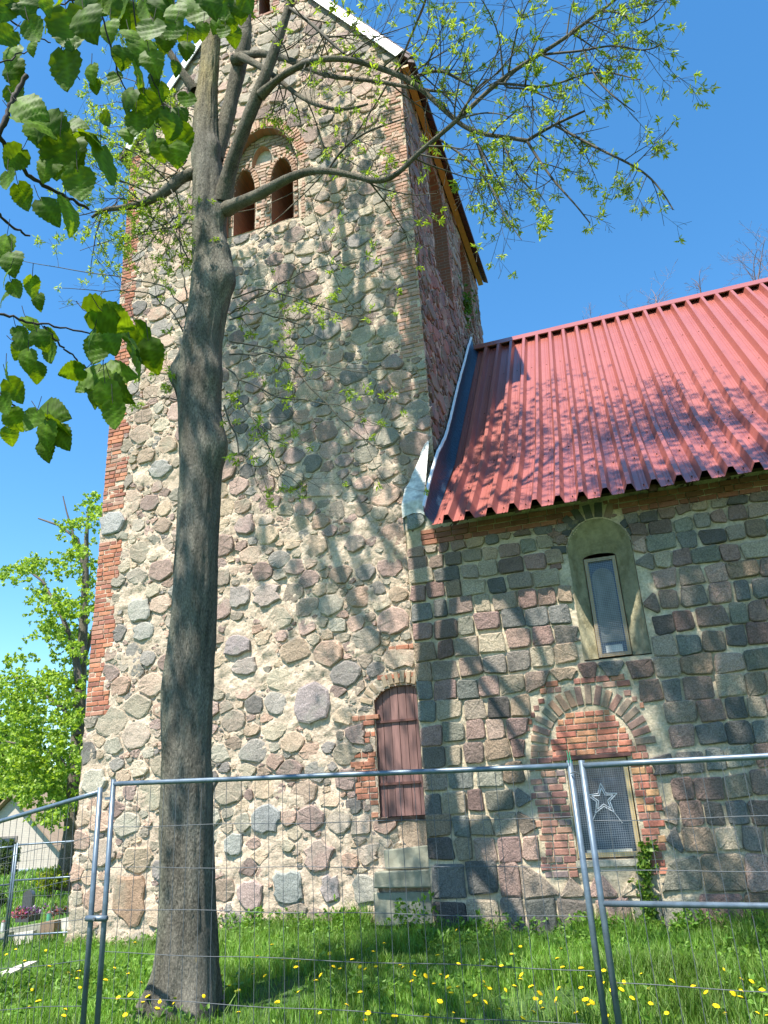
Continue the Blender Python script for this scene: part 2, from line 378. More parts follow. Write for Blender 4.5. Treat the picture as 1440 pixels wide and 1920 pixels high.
def arch_ring(fr, pr, g0, thick, cols, w=.085, seed=0, d=.02, zmin=None, skip=0, prof='p'):
    """voussoirs along the arch line grown by g0"""
    r = random.Random(seed); a0, a1, zs, za, zb = pr; c = (a0+a1)/2; h = (a1-a0)/2+g0; H = za-zs+g0
    pts = []
    for t in np.linspace(0, 1, 60):
        if prof == 'p': zz = t; ww = math.sqrt(max(0, 1-zz**1.7)); pts.append((ww*h, zz*H))
        else: pts.append((math.cos(t*math.pi/2)*h, math.sin(t*math.pi/2)*H))
    pts = np.array(pts); seg = np.r_[0, np.cumsum(np.hypot(*np.diff(pts, axis=0).T))]; out = []
    nb = max(3, int(seg[-1]/w))
    for sd in (-1, 1):
        for i in range(nb):
            if r.random() < skip: continue
            s = (i+.5)/nb*seg[-1]; x = np.interp(s, seg, pts[:, 0]); y = np.interp(s, seg, pts[:, 1])
            x2 = np.interp(min(s+.03, seg[-1]), seg, pts[:, 0])-np.interp(max(0, s-.03), seg, pts[:, 0]); y2 = np.interp(min(s+.03, seg[-1]), seg, pts[:, 1])-np.interp(max(0, s-.03), seg, pts[:, 1])
            nrm = math.atan2(-x2, y2); nx_, nz_ = math.cos(nrm), math.sin(nrm)
            th = thick*r.uniform(.9, 1.06); ca = x+nx_*th/2; cz = y+nz_*th/2
            rot = nrm if sd > 0 else math.pi-nrm
            cl = np.array(cols[r.randrange(len(cols))])*r.uniform(.8, 1.15)
            out.append((fr, c+sd*ca, zs+cz, th/2, seg[-1]/nb/2-.008, rot+r.uniform(-.04, .04), d+r.uniform(-.005, .01), cl))
    return out
def outline(pr, n=16):
    a0, a1, zs, za, zb = pr; c = (a0+a1)/2; h = (a1-a0)/2
    R = [(c+h*math.sqrt(max(0, 1-t**1.7)), zs+t*(za-zs)) for t in np.linspace(0, 1, n)]
    L = [(2*c-a, z) for a, z in R[::-1][1:]]
    return [(a1, zb)]+R+L+[(a0, zb)]
def reveal(fr, pr, d0, d1, mb, col, sill=True):
    o = outline(pr); n = len(o); V = [fr.P(a, z, d0) for a, z in o]+[fr.P(a, z, d1) for a, z in o]
    mb.add(V, [(k, k+1, n+k+1, n+k) for k in range(n-1)]+([(n-1, 0, n, 2*n-1)] if sill else []), col)

# ------------------------------------------------------------------ church tower
tower = thing('church_tower', (-6.17, TY0, g1(-6.2, 11.6)), 'tall church tower of rubble fieldstone with brick corners and twin pointed bell openings', 'church tower')
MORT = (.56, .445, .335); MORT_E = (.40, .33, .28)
def ql(z):   # width of the brick corner at the left
    z = np.asarray(z); w = np.zeros_like(z, float)+.0
    w = np.where((z > 3.4) & (z < 6.86), .40, w); w = np.where((z > 7.42) & (z < 9.9), .58, w); w = np.where((z > 9.9) & (z < 12.3), .36, w); w = np.where((z > 12.3) & (z < 16.9), .34, w)
    return w*(1+.9*vnoise(np.floor(z/.26)*.26, z*0, 2.3, 3))
def qr(z):
    z = np.asarray(z); w = np.zeros_like(z, float)
    w = np.where((z > 14.3) & (z < 16.5), .42, w); w = np.where((z > 12.5) & (z < 14.3), .50, w); w = np.where((z > 9.3) & (z < 12.0), .58, w); w = np.where((z > 8.55) & (z < 8.9), .4, w)
    return w*(1+1.1*vnoise(np.floor(z/.3)*.3, z*0, 1.9, 8))
DB = [(-4.45, -3.98, 2.90, 3.05), (-4.25, -4.06, 2.55, 2.90), (-4.42, -4.06, 1.72, 2.42), (-4.2, -4.06, 1.45, 1.72), (-3.98, -3.2, 3.5, 3.62), (-3.75, -3.3, 3.95, 4.1), (-4.5, -4.1, 2.2, 2.3)]
def in_boxes(a, z, B): return np.any([(a > b[0]) & (a < b[1]) & (z > b[2]) & (z < b[3]) for b in B], axis=0)
SLAB = (-9.66, -9.06, 6.87, 7.41)
def twin_brick(a, z): return inside((-7.22, -5.02, 14.9, 16.52, 13.35), a, z)
def hole_t(a, z): return inside(TW_OUT, a, z) | inside(DOOR, a, z) | inside(SLIT, a, z)
def excl_t(a, z):
    return twin_brick(a, z) | inside(grow(DOOR, .06), a, z) | (a < TX0+ql(z)) | (a > TX1-qr(z)) | in_boxes(a, z, DB) | in_boxes(a, z, [SLAB, (-4.15, -3.0, .1, 1.0), (-6.5, -5.55, 19.9, 21.2)]) | (a < TX0) | (a > TX1) | (z > gable_z(a)-.05) | (inside(grow(DOOR, .28), a, z) & (z > 3.12))
V, Q, c = wall_grid(FT, TX0, TX1, -.9, 22.2, .03, hole_t, gable_z, .030, 11, MORT, off=-.002, lift=lambda a, z: (a < TX0+ql(z)) | (a > TX1-qr(z)) | twin_brick(a, z) | in_boxes(a, z, DB))
V = V.reshape(-1, 3)
link('wall_mortar', setmesh('wall_mortar', V-base(tower), Q, M_MORTAR, True, c), tower)
def hole_e(a, z): return inside(E1, a, z) | inside(E2, a, z)
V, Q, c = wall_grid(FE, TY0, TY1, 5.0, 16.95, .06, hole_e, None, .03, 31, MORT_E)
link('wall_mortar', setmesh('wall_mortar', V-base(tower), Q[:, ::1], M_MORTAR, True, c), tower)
mb = MB()      # far and lower sides, closing the tower
mb.add([(TX0, TY0, -.9), (TX0, TY1, -.9), (TX0, TY1, 16.95), (TX0, TY0, 16.95)], [(0, 1, 2, 3)], MORT)
mb.add([(TX0, TY1, -.9), (TX1, TY1, -.9), (TX1, TY1, 16.95), (-6.17, TY1, 22.0), (TX0, TY1, 16.95)], [(0, 1, 2, 3, 4)], MORT)
mb.add([(TX1, TY0, -.9), (TX1, TY1, -.9), (TX1, TY1, 5.0), (TX1, TY0, 5.0)], [(0, 1, 2, 3)], MORT)
mb.build('back_wall', M_MORTAR, tower)
PAL_T = [(.36, .285, .225), (.38, .28, .23), (.33, .28, .23), (.30, .27, .225), (.40, .32, .24), (.34, .255, .22), (.30, .285, .235), (.245, .235, .215), (.38, .34, .26), (.42, .34, .25), (.29, .22, .195), (.19, .18, .17), (.34, .30, .235), (.40, .29, .225), (.26, .20, .18)]
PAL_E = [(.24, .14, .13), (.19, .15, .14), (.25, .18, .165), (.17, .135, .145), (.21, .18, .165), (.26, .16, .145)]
st = rubble(FT, TX0, TX1, -.8, 21.8, excl_t, PAL_T, 3)
st = [s for s in st if not (s[1][1] < 2.0 and s[5] < .05 and False)]
# a few boulders the wall shows at its foot, and the grey block in the left corner
def blob(fr, a, z, ra, rz, col, seed, K=14, h=.05, ex=2.6):
    r = random.Random(seed); th = np.linspace(0, 2*math.pi, K, endpoint=False)+np.array([r.uniform(-.12, .12) for _ in range(K)])
    cs, sn = np.cos(th), np.sin(th); rr = (np.abs(cs)**ex+np.abs(sn)**ex)**(-1/ex)*np.array([r.choice((.80, .9, .97, 1.05, 1.1))*r.uniform(.97, 1.03) for _ in th])
    return (fr, (a, z), np.stack([cs*rr*ra, sn*rr*rz], 1), h, np.array(col), (ra+rz)/2, (r.uniform(-.05, .05), r.uniform(-.05, .05)))
bigs = []
for (px, py, w, hh, cl) in ((241, 1687, 76, 92, (.34, .225, .15)), (472, 1676, 58, 56, (.36, .27, .24)), (540, 1665, 64, 66, (.26, .27, .25)), (620, 1668, 44, 54, (.33, .28, .26)), (598, 1605, 62, 60, (.36, .26, .22)), (585, 1318, 70, 74, (.30, .25, .24)), (690, 1668, 60, 58, (.33, .31, .26)), (498, 1537, 66, 54, (.27, .27, .26)), (262, 1145, 52, 50, (.36, .34, .29)), (665, 1020, 42, 36, (.37, .28, .23)), (270, 1185, 46, 36, (.34, .32, .28)), (175, 1465, 60, 46, (.42, .38, .30)), (460, 985, 44, 40, (.36, .26, .23)), (500, 1115, 60, 46, (.36, .29, .25)), (448, 1118, 46, 44, (.34, .29, .26)), (445, 1212, 54, 42, (.30, .25, .24)), (460, 1250, 58, 34, (.36, .30, .26)), (300, 880, 52, 36, (.33, .31, .28)), (440, 1585, 40, 44, (.30, .30, .27)), (320, 1560, 40, 40, (.36, .30, .27))):
    p = on_y(px, py, TY0); s = depth(p)/F_PX; bigs.append(blob(FT, p[0], p[2], w*s/2*.98, hh*s/2*.95, cl, px))
def clear(st, big): return [s for s in st if not any(abs(s[1][0]-b[1][0]) < np.abs(b[2][:, 0]).max()+np.abs(s[2][:, 0]).max()*.62 and abs(s[1][1]-b[1][1]) < np.abs(b[2][:, 1]).max()+np.abs(s[2][:, 1]).max()*.62 for b in big)]
st = clear(st, bigs)
corner = blob(FT, -9.36, 7.14, .30, .25, (.34, .33, .31), 5, h=.05, ex=7)
st += bigs+[corner]
def ex_e(a, z): return inside(grow(E1, .22), a, z) | inside(grow(E2, .16), a, z) | (a < TY0+.06) | (a > TY1-.05) | (z > 16.9)
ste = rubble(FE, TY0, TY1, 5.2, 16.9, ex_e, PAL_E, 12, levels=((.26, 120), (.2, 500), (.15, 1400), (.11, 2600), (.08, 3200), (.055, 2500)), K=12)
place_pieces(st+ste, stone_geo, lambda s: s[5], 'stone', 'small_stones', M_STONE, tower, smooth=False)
# bricks
bk = []
bk += bricks_fill(FT, TX0, TX0+1.3, 3.42, 6.84, lambda a, z: a < TX0+ql(z), BR_LEFT, seed=1)
bk += bricks_fill(FT, TX0, TX0+1.5, 7.42, 16.8, lambda a, z: (a < TX0+ql(z)) & (z < gable_z(a)-.1), BR_LEFT[:4]+BR_OLD, seed=2, ragged=.04)
bk += bricks_fill(FT, TX1-1.5, TX1, 8.55, 16.5, lambda a, z: (a > TX1-qr(z)) & (z < gable_z(a)-.1), [(.42, .24, .17), (.38, .22, .16), (.44, .29, .22), (.34, .24, .2)], seed=3, ragged=.05)
for i, b in enumerate(DB): bk += bricks_fill(FT, b[0], b[1], b[2], b[3], lambda a, z: a == a, BR_OLD[:3]+BR_LEFT[:1], seed=20+i, ragged=.04, L=.24)
bk += [b for b in arch_ring(FT, DOOR, .03, .2, [(.33, .25, .17), (.30, .26, .19), (.36, .27, .18)], seed=5)]
bk += bricks_fill(FT, -7.25, -5.0, 13.36, 16.6, lambda a, z: twin_brick(a, z) & ~inside(grow(TW_OUT, .04), a, z) & (z < 15.0), [(.38, .25, .18), (.36, .22, .16), (.42, .29, .21)], seed=6)
bk += arch_ring(FT, TW_OUT, .03, .25, [(.40, .22, .15), (.36, .22, .16), (.44, .27, .19)], seed=7, d=.025)
FT2 = Frame((0, TY0+.2, 0), (1, 0, 0), (0, -1, 0))
def twin_panel(a, z): return inside(TW_OUT, a, z) & ~inside(grow(TW_L, .02), a, z) & ~inside(grow(TW_R, .02), a, z) & ~inside(grow(TW_B, .03), a, z)
bk += bricks_fill(FT2, -7.0, -5.2, 13.42, 16.2, lambda a, z: twin_panel(a, z) & ~inside(grow(TW_L, .13), a, z) & ~inside(grow(TW_R, .13), a, z), [(.40, .27, .20), (.43, .31, .24), (.36, .24, .19)], seed=8)
for pr, sd in ((TW_L, 9), (TW_R, 10)): bk += arch_ring(FT2, pr, .02, .11, [(.42, .26, .18), (.38, .24, .17)], seed=sd)
bk += bricks_fill(FT2, -7.0, -5.2, 13.42, 14.8, lambda a, z: twin_panel(a, z) & (inside(grow(TW_L, .13), a, z) | inside(grow(TW_R, .13), a, z)), [(.42, .26, .18), (.38, .24, .17)], seed=11)
for pr, sd in ((E1, 14), (E2, 15)):
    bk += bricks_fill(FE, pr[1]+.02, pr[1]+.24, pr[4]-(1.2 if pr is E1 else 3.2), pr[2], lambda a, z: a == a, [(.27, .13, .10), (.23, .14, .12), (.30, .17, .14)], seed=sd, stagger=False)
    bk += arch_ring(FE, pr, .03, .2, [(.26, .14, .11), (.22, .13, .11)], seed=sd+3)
bk += bricks_fill(FT, -6.45, -5.6, 19.95, 21.0, lambda a, z: ~inside(grow(SLIT, .02), a, z), [(.40, .2, .14), (.36, .2, .15)], seed=17)
place_pieces(bk, brick_geo, lambda b: math.sqrt(b[3]*b[4]), 'brick', 'small_bricks', M_BRICK, tower, smooth=False)
def brick_tex_mat(name, c1, c2, mo, sc=(1, 1, 1), ax='xz'):
    m, nt, b, _ = new_mat(name); tc = N(nt, 'TexCoord'); sp = N(nt, 'SeparateXYZ'); cb = N(nt, 'CombineXYZ')
    nt.links.new(tc.outputs['Object'], sp.inputs[0]); ad = N(nt, 'Math', operation='ADD'); nt.links.new(sp.outputs[0], ad.inputs[0]); nt.links.new(sp.outputs[1], ad.inputs[1])
    nt.links.new(ad.outputs[0], cb.inputs[0]); nt.links.new(sp.outputs[2], cb.inputs[1])
    t = N(nt, 'TexBrick'); t.inputs['Color1'].default_value = (*c1, 1); t.inputs['Color2'].default_value = (*c2, 1); t.inputs['Mortar'].default_value = (*mo, 1)
    t.inputs['Scale'].default_value = 1; t.inputs['Brick Width'].default_value = .26; t.inputs['Row Height'].default_value = .088; t.inputs['Mortar Size'].default_value = .008
    nt.links.new(cb.outputs[0], t.inputs['Vector']); nt.links.new(t.outputs['Color'], b.inputs['Base Color']); b.inputs['Roughness'].default_value = .9
    bump(nt, b, t.outputs['Fac'], -.5, .01); return m
M_REVEAL = brick_tex_mat('reveal_brick', (.36, .17, .10), (.27, .12, .075), (.22, .14, .10))
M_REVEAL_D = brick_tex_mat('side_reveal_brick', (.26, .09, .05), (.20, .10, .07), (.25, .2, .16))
# twin opening: recessed panel, deep jambs, a near-black wall board behind, coloured as the bell chamber's shade
mb = MB(); reveal(FT, TW_OUT, .012, -.2, mb, (1, 1, 1)); mb.build('niche_jamb', M_REVEAL, tower)
V, Q, c = wall_grid(FT2, -7.0, -5.2, 13.42, 16.25, .03, lambda a, z: ~inside(TW_OUT, a, z) | inside(TW_L, a, z) | inside(TW_R, a, z) | inside(TW_B, a, z), None, .01, 51, (.45, .39, .31))
pan = link('bell_opening', setmesh('bell_opening', V-base(tower), Q, M_MORTAR, True, c), tower)
for pr in (TW_L, TW_R):
    mb = MB(); reveal(FT2, pr, .012, -1.1, mb, (1, 1, 1)); o = mb.build('jamb', M_REVEAL, pan)
mb = MB(); reveal(FT2, TW_B, .012, -.14, mb, (.42, .24, .16)); mb.build('blind_niche_jamb', M_BRICK, pan)
mb = MB(); o = outline(TW_B); mb.add([FT2.P(a, z, -.14) for a, z in o], [tuple(range(len(o)))], (.62, .60, .55)); mb.build('blind_niche_back', M_WHITE_PLASTER, pan)
mb = MB(); mb.box((-8.6, TY0+1.9, 12.8), (-3.8, TY0+2.0, 16.8)); mb.build('dark_chamber_board', M_DARK, tower)
mb = MB(); mb.box((-6.5, TY0+.8, 19.8), (-5.5, TY0+.85, 21.2)); reveal(FT, SLIT, .0, -.7, mb, (1, 1, 1)); mb.build('gable_slit', M_REVEAL_D, tower)
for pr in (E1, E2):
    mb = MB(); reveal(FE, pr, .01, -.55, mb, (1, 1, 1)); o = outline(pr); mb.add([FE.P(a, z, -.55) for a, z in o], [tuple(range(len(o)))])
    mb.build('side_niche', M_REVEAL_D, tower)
# tower roof: two slopes, yellow eaves board, tile edge, white verge sheets
mb = MB()
for sg in (-1, 1):
    xe = -6.17+sg*(3.45+.24); ze = 16.72
    def sl(t, off): return (-6.17+sg*(3.69*(1-t)), ze+t*5.42+off)
    for y0, y1 in ((TY0-.10, TY1+.15),):
        a = sl(0, 0); b = sl(1, 0); mb.add([(a[0], y0, a[1]), (b[0], y0, b[1]), (b[0], y1, b[1]), (a[0], y1, a[1]), (a[0]+sg*.1, y0, a[1]+.07), (b[0], y0, b[1]+.16), (b[0], y1, b[1]+.16), (a[0]+sg*.1, y1, a[1]+.07)],
                                           [(0, 1, 2, 3), (4, 7, 6, 5), (0, 3, 7, 4), (0, 4, 5, 1), (3, 2, 6, 7)], (.07, .03, .03))
roof_t = mb.build('tiled_roof', M_TILE, tower)
mb = MB()
mb.box((TX1+.05, TY0-.02, 16.60), (TX1+.20, TY1+.1, 16.66)); mb.build('eaves_board', M_YELLOW, tower)
yy = TY0-.1
for i in range(30):    # overhanging edge tiles
    mb = MB(); y0 = yy+i*.27; mb.box((TX1+.22, y0+.015, 16.66), (TX1+.36, y0+.255, 16.74), None, lambda p: (p[0], p[1], p[2]-(p[0]-TX1-.2)*.6)); mb.build('tile', M_TILE, tower)
def verge(sg, t0, t1):
    mb = MB(); P0 = np.array([-6.17+sg*3.55*(1-t0), 0, 16.98+t0*5.18]); P1 = np.array([-6.17+sg*3.55*(1-t1), 0, 16.98+t1*5.18])
    nrm = np.array([sg*.825, 0, .565])
    a, b = P0-nrm*.16, P1-nrm*.16; cc, d = P1+nrm*.04, P0+nrm*.04
    V = [(*p[:1], TY0-.13, p[2]) for p in (a, b, cc, d)]+[(*p[:1], TY0-.10, p[2]) for p in (a, b, cc, d)]
    mb.add(V, [(0, 1, 2, 3), (4, 7, 6, 5), (0, 4, 5, 1), (1, 5, 6, 2), (2, 6, 7, 3), (3, 7, 4, 0)]); mb.build('verge_board', M_WHITE, tower)
for sg in (-1, 1):
    for t0 in (0, .26, .52, .78): verge(sg, t0, min(1, t0+.257))
# door: planks, straps, sill
door = MB(); door.box((DOOR[0]-.02, TY0+.10, DOOR[4]), (DOOR[1]+.02, TY0+.14, DOOR[3]+.1), (.16, .075, .06))
door = door.build('door', M_DOOR, tower)
n = 7; w = (DOOR[1]-DOOR[0])/n
for k in range(n):
    a0 = DOOR[0]+k*w+.004; a1 = a0+w-.008; mb = MB()
    zt = [DOOR[2]+(DOOR[3]-DOOR[2])*min(1, math.sqrt(max(0, 1-abs((a-(DOOR[0]+DOOR[1])/2)/(DOOR[1]-DOOR[0])*2)**2.2)))+.01 for a in (a0, a1)]
    y0 = TY0+.05+random.uniform(0, .008); c = np.array((.20, .11, .098))*random.uniform(.85, 1.15)
    mb.add([(a0, y0, DOOR[4]+.02), (a1, y0, DOOR[4]+.02), (a1, y0, zt[1]), (a0, y0, zt[0]), (a0, y0+.05, DOOR[4]+.02), (a1, y0+.05, DOOR[4]+.02), (a1, y0+.05, zt[1]), (a0, y0+.05, zt[0])], [(0, 1, 2, 3), (0, 4, 5, 1), (1, 5, 6, 2), (2, 6, 7, 3), (3, 7, 4, 0)], c)
    mb.build('plank', M_DOOR, door)
for zc in (2.86, 1.93):
    mb = MB(); mb.box((DOOR[0]-.02, TY0+.025, zc-.02), (DOOR[0]+.68, TY0+.045, zc+.015), None); mb.tube([(DOOR[0]-.01, TY0+.03, zc-.04), (DOOR[0]-.01, TY0+.03, zc+.04)], .014, 8)
    mb.build('strap_hinge', M_IRON, door)
mb = MB(); mb.box((DOOR[0]-.02, TY0-.03, DOOR[4]-.05), (DOOR[1], TY0+.12, DOOR[4]+.005)); mb.build('door_sill', M_DARK, tower)
mb = MB(); reveal(FT, DOOR, .01, -.15, mb, (1, 1, 1)); mb.build('door_jamb', M_REVEAL, tower)
# stone steps under the door
for (a0, a1, y0, z0, z1, nm) in ((-3.98, -3.0, 11.62, .74, 1.0, 0), (-4.10, -3.0, 11.48, .50, .73, 1), (-4.16, -2.95, 11.58, .02, .44, 2)):
    mb = MB(); ns = 8; r = random.Random(nm)
    for k in range(ns):
        pass
    mb.box((a0, y0, z0), (a1, TY0-.0, z1), None, lambda p: (p[0]+r.uniform(-.02, .02), p[1]+r.uniform(-.02, .02), p[2]+r.uniform(-.02, .02)+(.05*(p[0]+4) if nm == 0 and p[2] > .9 else 0)))
    o = mb.build('step', M_CONC, tower); bv = o.modifiers.new('bevel', 'BEVEL'); bv.width = .02; bv.segments = 2

# ------------------------------------------------------------------ nave
nave = thing('church_nave', (2.0, NY, 0.0), 'church nave of squared granite blocks with a red corrugated metal roof and two small windows', 'church')
def eave_under(a): return 5.62
def hole_n(a, z): return inside(LAN, a, z) | ((a > -1.12) & (a < -.29) & (z > .82) & (z < 2.08))
V, Q, c = wall_grid(FN, NX0, 6.2, -.5, 5.72, .03, hole_n, None, .016, 71, (.56, .465, .33), off=-.012, lift=lambda a, z: ((np.hypot((a+.735)/.9, (z-2.17)/.93) < 1) & (z > 2.1)) | ((a > -1.6) & (a < .05) & (z > .6) & (z < 2.25)))
V[:, 1] += 0
link('wall_mortar', setmesh('wall_mortar', V-base(nave), Q, M_MORTAR2, True, c), nave)
YB = 23.2; mb = MB()
mb.add([(6.2, NY, -.5), (NX1, NY, -.5), (NX1, NY, 5.72), (6.2, NY, 5.72)], [(0, 1, 2, 3)], (.45, .4, .29))
mb.build('end_wall', M_MORTAR2, nave); mb = MB()
mb.add([(NX1, NY, -.5), (NX1, YB, -.5), (NX1, YB, 5.7), (NX1, 17.1, 12.3), (NX1, NY, 5.72)], [(0, 1, 2, 3, 4)], (.45, .4, .29))
mb.build('gable_wall', M_MORTAR2, nave); mb = MB()
mb.add([(NX0, NY, -.5), (NX0, NY, 6.1), (NX0, TY0+.02, 6.6), (NX0, TY0+.02, -.5)], [(0, 1, 2, 3)], (.45, .4, .29))
mb.build('side_wall', M_MORTAR2, nave); mb = MB()
mb.add([(TX1+.05, YB, -.5), (NX1, YB, -.5), (NX1, YB, 5.7), (TX1+.05, YB, 5.7)], [(0, 1, 2, 3)], (.45, .4, .29))
mb.build('back_wall', M_MORTAR2, nave); mb = MB()
mb.add([(TX1+.02, TY1, -.5), (TX1+.02, YB, -.5), (TX1+.02, YB, 5.7), (TX1+.02, TY1, 9.5)], [(0, 1, 2, 3)], (.45, .4, .29))
mb.build('end_wall', M_MORTAR2, nave)
# granite courses
PAL_N = [(c_[0]*1.3, c_[1]*1.19, c_[2]*1.08) for c_ in [(.20, .175, .15), (.24, .19, .165), (.16, .15, .14), (.22, .165, .15), (.12, .125, .125), (.25, .20, .155), (.17, .125, .12), (.27, .24, .19), (.14, .155, .15), (.23, .205, .165), (.10, .095, .095), (.20, .14, .13), (.18, .185, .16), (.27, .20, .175), (.15, .12, .11)]]
rs = np.random.default_rng(42)
arch_c = (-.735, 2.17)
def excl_n(a, z):
    ring = (np.hypot((a-arch_c[0])/.90, (z-arch_c[1])/.93) < 1) & (z > 2.1)
    jl = -1.60+.12*vnoise(np.floor(z/.09)*.09, z*0, 3, 4); jr = .02+.12*vnoise(np.floor(z/.09)*.09, z*0, 3, 6)
    jamb = (a > jl) & (a < jr) & (z > .62) & (z <= 2.2)
    top = (a > -1.25) & (a < -.05) & (z > 2.95) & (z < 3.12)
    lan = inside((LAN[0]-.03, LAN[1]+.03, LAN[2], LAN[3]+.32, LAN[4]), a, z)
    return ring | jamb | lan | top | (z > 5.40)
zl = [-.12, .40, .84, 1.16, 1.47, 1.78, 2.08, 2.38, 2.68, 3.00, 3.30, 3.60, 3.90, 4.20, 4.49, 4.76, 5.02, 5.24, 5.42]
ast = []
for ci in range(len(zl)-1):
    z0, z1 = zl[ci], zl[ci+1]; a = NX0+.005
    while a < 6.1:
        w = rs.uniform(.23, .42)*(1.25 if z1-z0 > .4 else 1.0)*(.8 if z1-z0 < .25 else 1)
        e = min(a+w, 6.15)
        wob = .022*math.sin(a*2.1+ci)+.012*math.sin(a*5+ci*2)
        c0 = (a+e)/2; hz = (z1-z0)/2-.003; ha = (e-a)/2-.003; zc = (z0+z1)/2+wob
        cr4 = rs.uniform(.02, .055, 4); tp4 = rs.uniform(-.032, .032, (4, 2)); o = []
        for q4, (sa, sb) in enumerate(((1, -1), (1, 1), (-1, 1), (-1, -1))):
            c4 = cr4[q4]; X4, Z4 = sa*ha+tp4[q4, 0]*(sa*tp4[q4, 0] < 0), sb*hz+tp4[q4, 1]*(sb*tp4[q4, 1] < 0)
            tri = [(X4-sa*c4, Z4), (X4-sa*c4*.3, Z4-sb*c4*.3), (X4, Z4-sb*c4)]
            if sa*sb < 0: tri = tri
            else: tri = tri[::-1]
            o += tri
        o = np.array(o)+rs.normal(0, .004, (12, 2))
        for f in (1, .8, .6, .4):
            bad = excl_n(c0+o[:, 0]*f, zc+o[:, 1]*f); o = np.where(bad[:, None], o*f*.8, o)
        area = abs(np.sum(o[:, 0]*np.roll(o[:, 1], -1)-o[:, 1]*np.roll(o[:, 0], -1)))/2
        if not excl_n(np.array([c0]), np.array([zc]))[0] and area > .012:
            cl = np.array(PAL_N[rs.integers(len(PAL_N))])*rs.uniform(.65, 1.3)
            ast.append((FN, (c0, zc), o, rs.uniform(.022, .045), cl, math.sqrt(area)*.6, tuple(rs.uniform(-.06, .06, 2))))
        a = e
rough_n = rubble(FN, NX0, 4.1, .3, 5.5, lambda a, z: ~((inside((LAN[0]-.4, LAN[1]+.45, LAN[2], LAN[3]+.4, 4.6), a, z) & ~inside(grow(LAN, .06), a, z) & (z < 5.42)) | ((a > -1.65) & (a < .12) & (z > .40) & (z < .62))), PAL_N, 8, levels=((.10, 900), (.07, 1200), (.045, 900)))
rough_n = [s for s in rough_n if not any(abs(s[1][0]-b[1][0]) < np.abs(b[2][:, 0]).max() and abs(s[1][1]-b[1][1]) < np.abs(b[2][:, 1]).max() for b in ast)]
place_pieces(ast+rough_n, stone_geo, lambda s: s[5], 'granite_block', 'small_blocks', M_ASHLAR, nave, limit=290, smooth=False)
bk = []
in_inf = lambda a, z: inside(ARCH, a, z) & (z > 2.10)
bk += bricks_fill(FN, -1.30, -.17, 2.10, 2.72, lambda a, z: (np.hypot((a-arch_c[0])/.545, (z-arch_c[1])/.56) < 1) | ((z < 2.2) & (np.abs(a-arch_c[0]) < .55)), BR_ORANGE, h=.082, seed=31)
bk += arch_ring(FN, ARCH, .02, .25, [(.30, .17, .13), (.26, .19, .14), (.33, .21, .14), (.24, .15, .12), (.27, .24, .17)], w=.098, seed=32, prof='r', d=.018)
bk += bricks_fill(FN, -1.75, -1.13, .62, 2.2, lambda a, z: (a > -1.60+.12*vnoise(np.floor(z/.09)*.09, z*0, 3, 4)), [(.32, .16, .12), (.36, .19, .14), (.26, .13, .11), (.38, .22, .15), (.2, .15, .14)], h=.088, L=.21, seed=33, ragged=.05, stagger=False)
bk += bricks_fill(FN, -.27, .1, .62, 2.2, lambda a, z: (a < .02+.12*vnoise(np.floor(z/.09)*.09, z*0, 3, 6)), BR_ORANGE[:3]+[(.32, .16, .12), (.5, .28, .14)], h=.092, seed=34, stagger=False)
bk += bricks_fill(FN, -1.32, -.02, 2.95, 3.12, lambda a, z: np.hypot((a-arch_c[0])/.86, (z-arch_c[1])/.87) > 1, BR_OLD, seed=35, L=.2, ragged=.2)
bk += bricks_fill(FN, -1.62, 0.08, 2.2, 2.95, lambda a, z: (np.hypot((a-arch_c[0])/.84, (z-arch_c[1])/.85) > 1.02) & (np.hypot((a-arch_c[0])/.92, (z-arch_c[1])/.95) < 1.0), BR_OLD, seed=36, L=.18)
bk += bricks_fill(FN, NX0+.25, 6.1, 5.40, 5.68, lambda a, z: ~inside((LAN[0]-.03, LAN[1]+.03, LAN[2], LAN[3]+.26, LAN[4]), a, z), [(.27, .11, .07), (.23, .10, .07), (.3, .13, .08)], seed=37)
bk += arch_ring(FN, LAN, .02, .22, [(.10, .10, .09), (.16, .12, .10), (.22, .15, .11), (.07, .07, .07)], w=.12, seed=38, prof='r', skip=.12)
place_pieces(bk, brick_geo, lambda b: math.sqrt(b[3]*b[4]), 'brick', 'small_bricks', M_BRICK, nave, smooth=False, limit=290)
mb = MB()    # mortar bed of the brick filling stays in the wall; bed under the sill
mb.box((-1.14, NY-.03, .74), (-.27, NY+.1, .815), (.4, .37, .3)); mb.build('window_sill', M_MORTAR2, nave)
# lancet: splayed plaster niche, wooden frame, wire mesh, old glazing with a rounded top
n1 = 14
def ol_outer():
    a0, a1, zs, za, zb = LAN; c = (a0+a1)/2; h = (a1-a0)/2
    return [(a1, zb)]+[(c+h*math.cos(t), zs+(za-zs)*math.sin(t)) for t in np.linspace(0, math.pi, n1)]+[(a0, zb)]
def ol_inner():
    return [(.0, 3.40)]+[(-.235+.235*math.cos(t)*(1.0 if abs(math.cos(t)) > .5 else 1), 4.88+.06*math.sin(t)) for t in np.linspace(0, math.pi, n1)]+[(-.47, 3.40)]
oo, ii = ol_outer(), ol_inner(); nn = len(oo); rows = []
for q in np.linspace(0, 1, 7):
    rows.append([FN.P(a*(1-q)+b*q, z*(1-q)+w*q, .0-.27*q-.02*math.sin(q*math.pi)) for (a, z), (b, w) in zip(oo, ii)])
mb = MB(); Vv = [p for r_ in rows for p in r_]; Fs = [(r_*nn+k, r_*nn+k+1, (r_+1)*nn+k+1, (r_+1)*nn+k) for r_ in range(6) for k in range(nn-1)]+[(r_*nn+nn-1, r_*nn, (r_+1)*nn, (r_+1)*nn+nn-1) for r_ in range(6)]
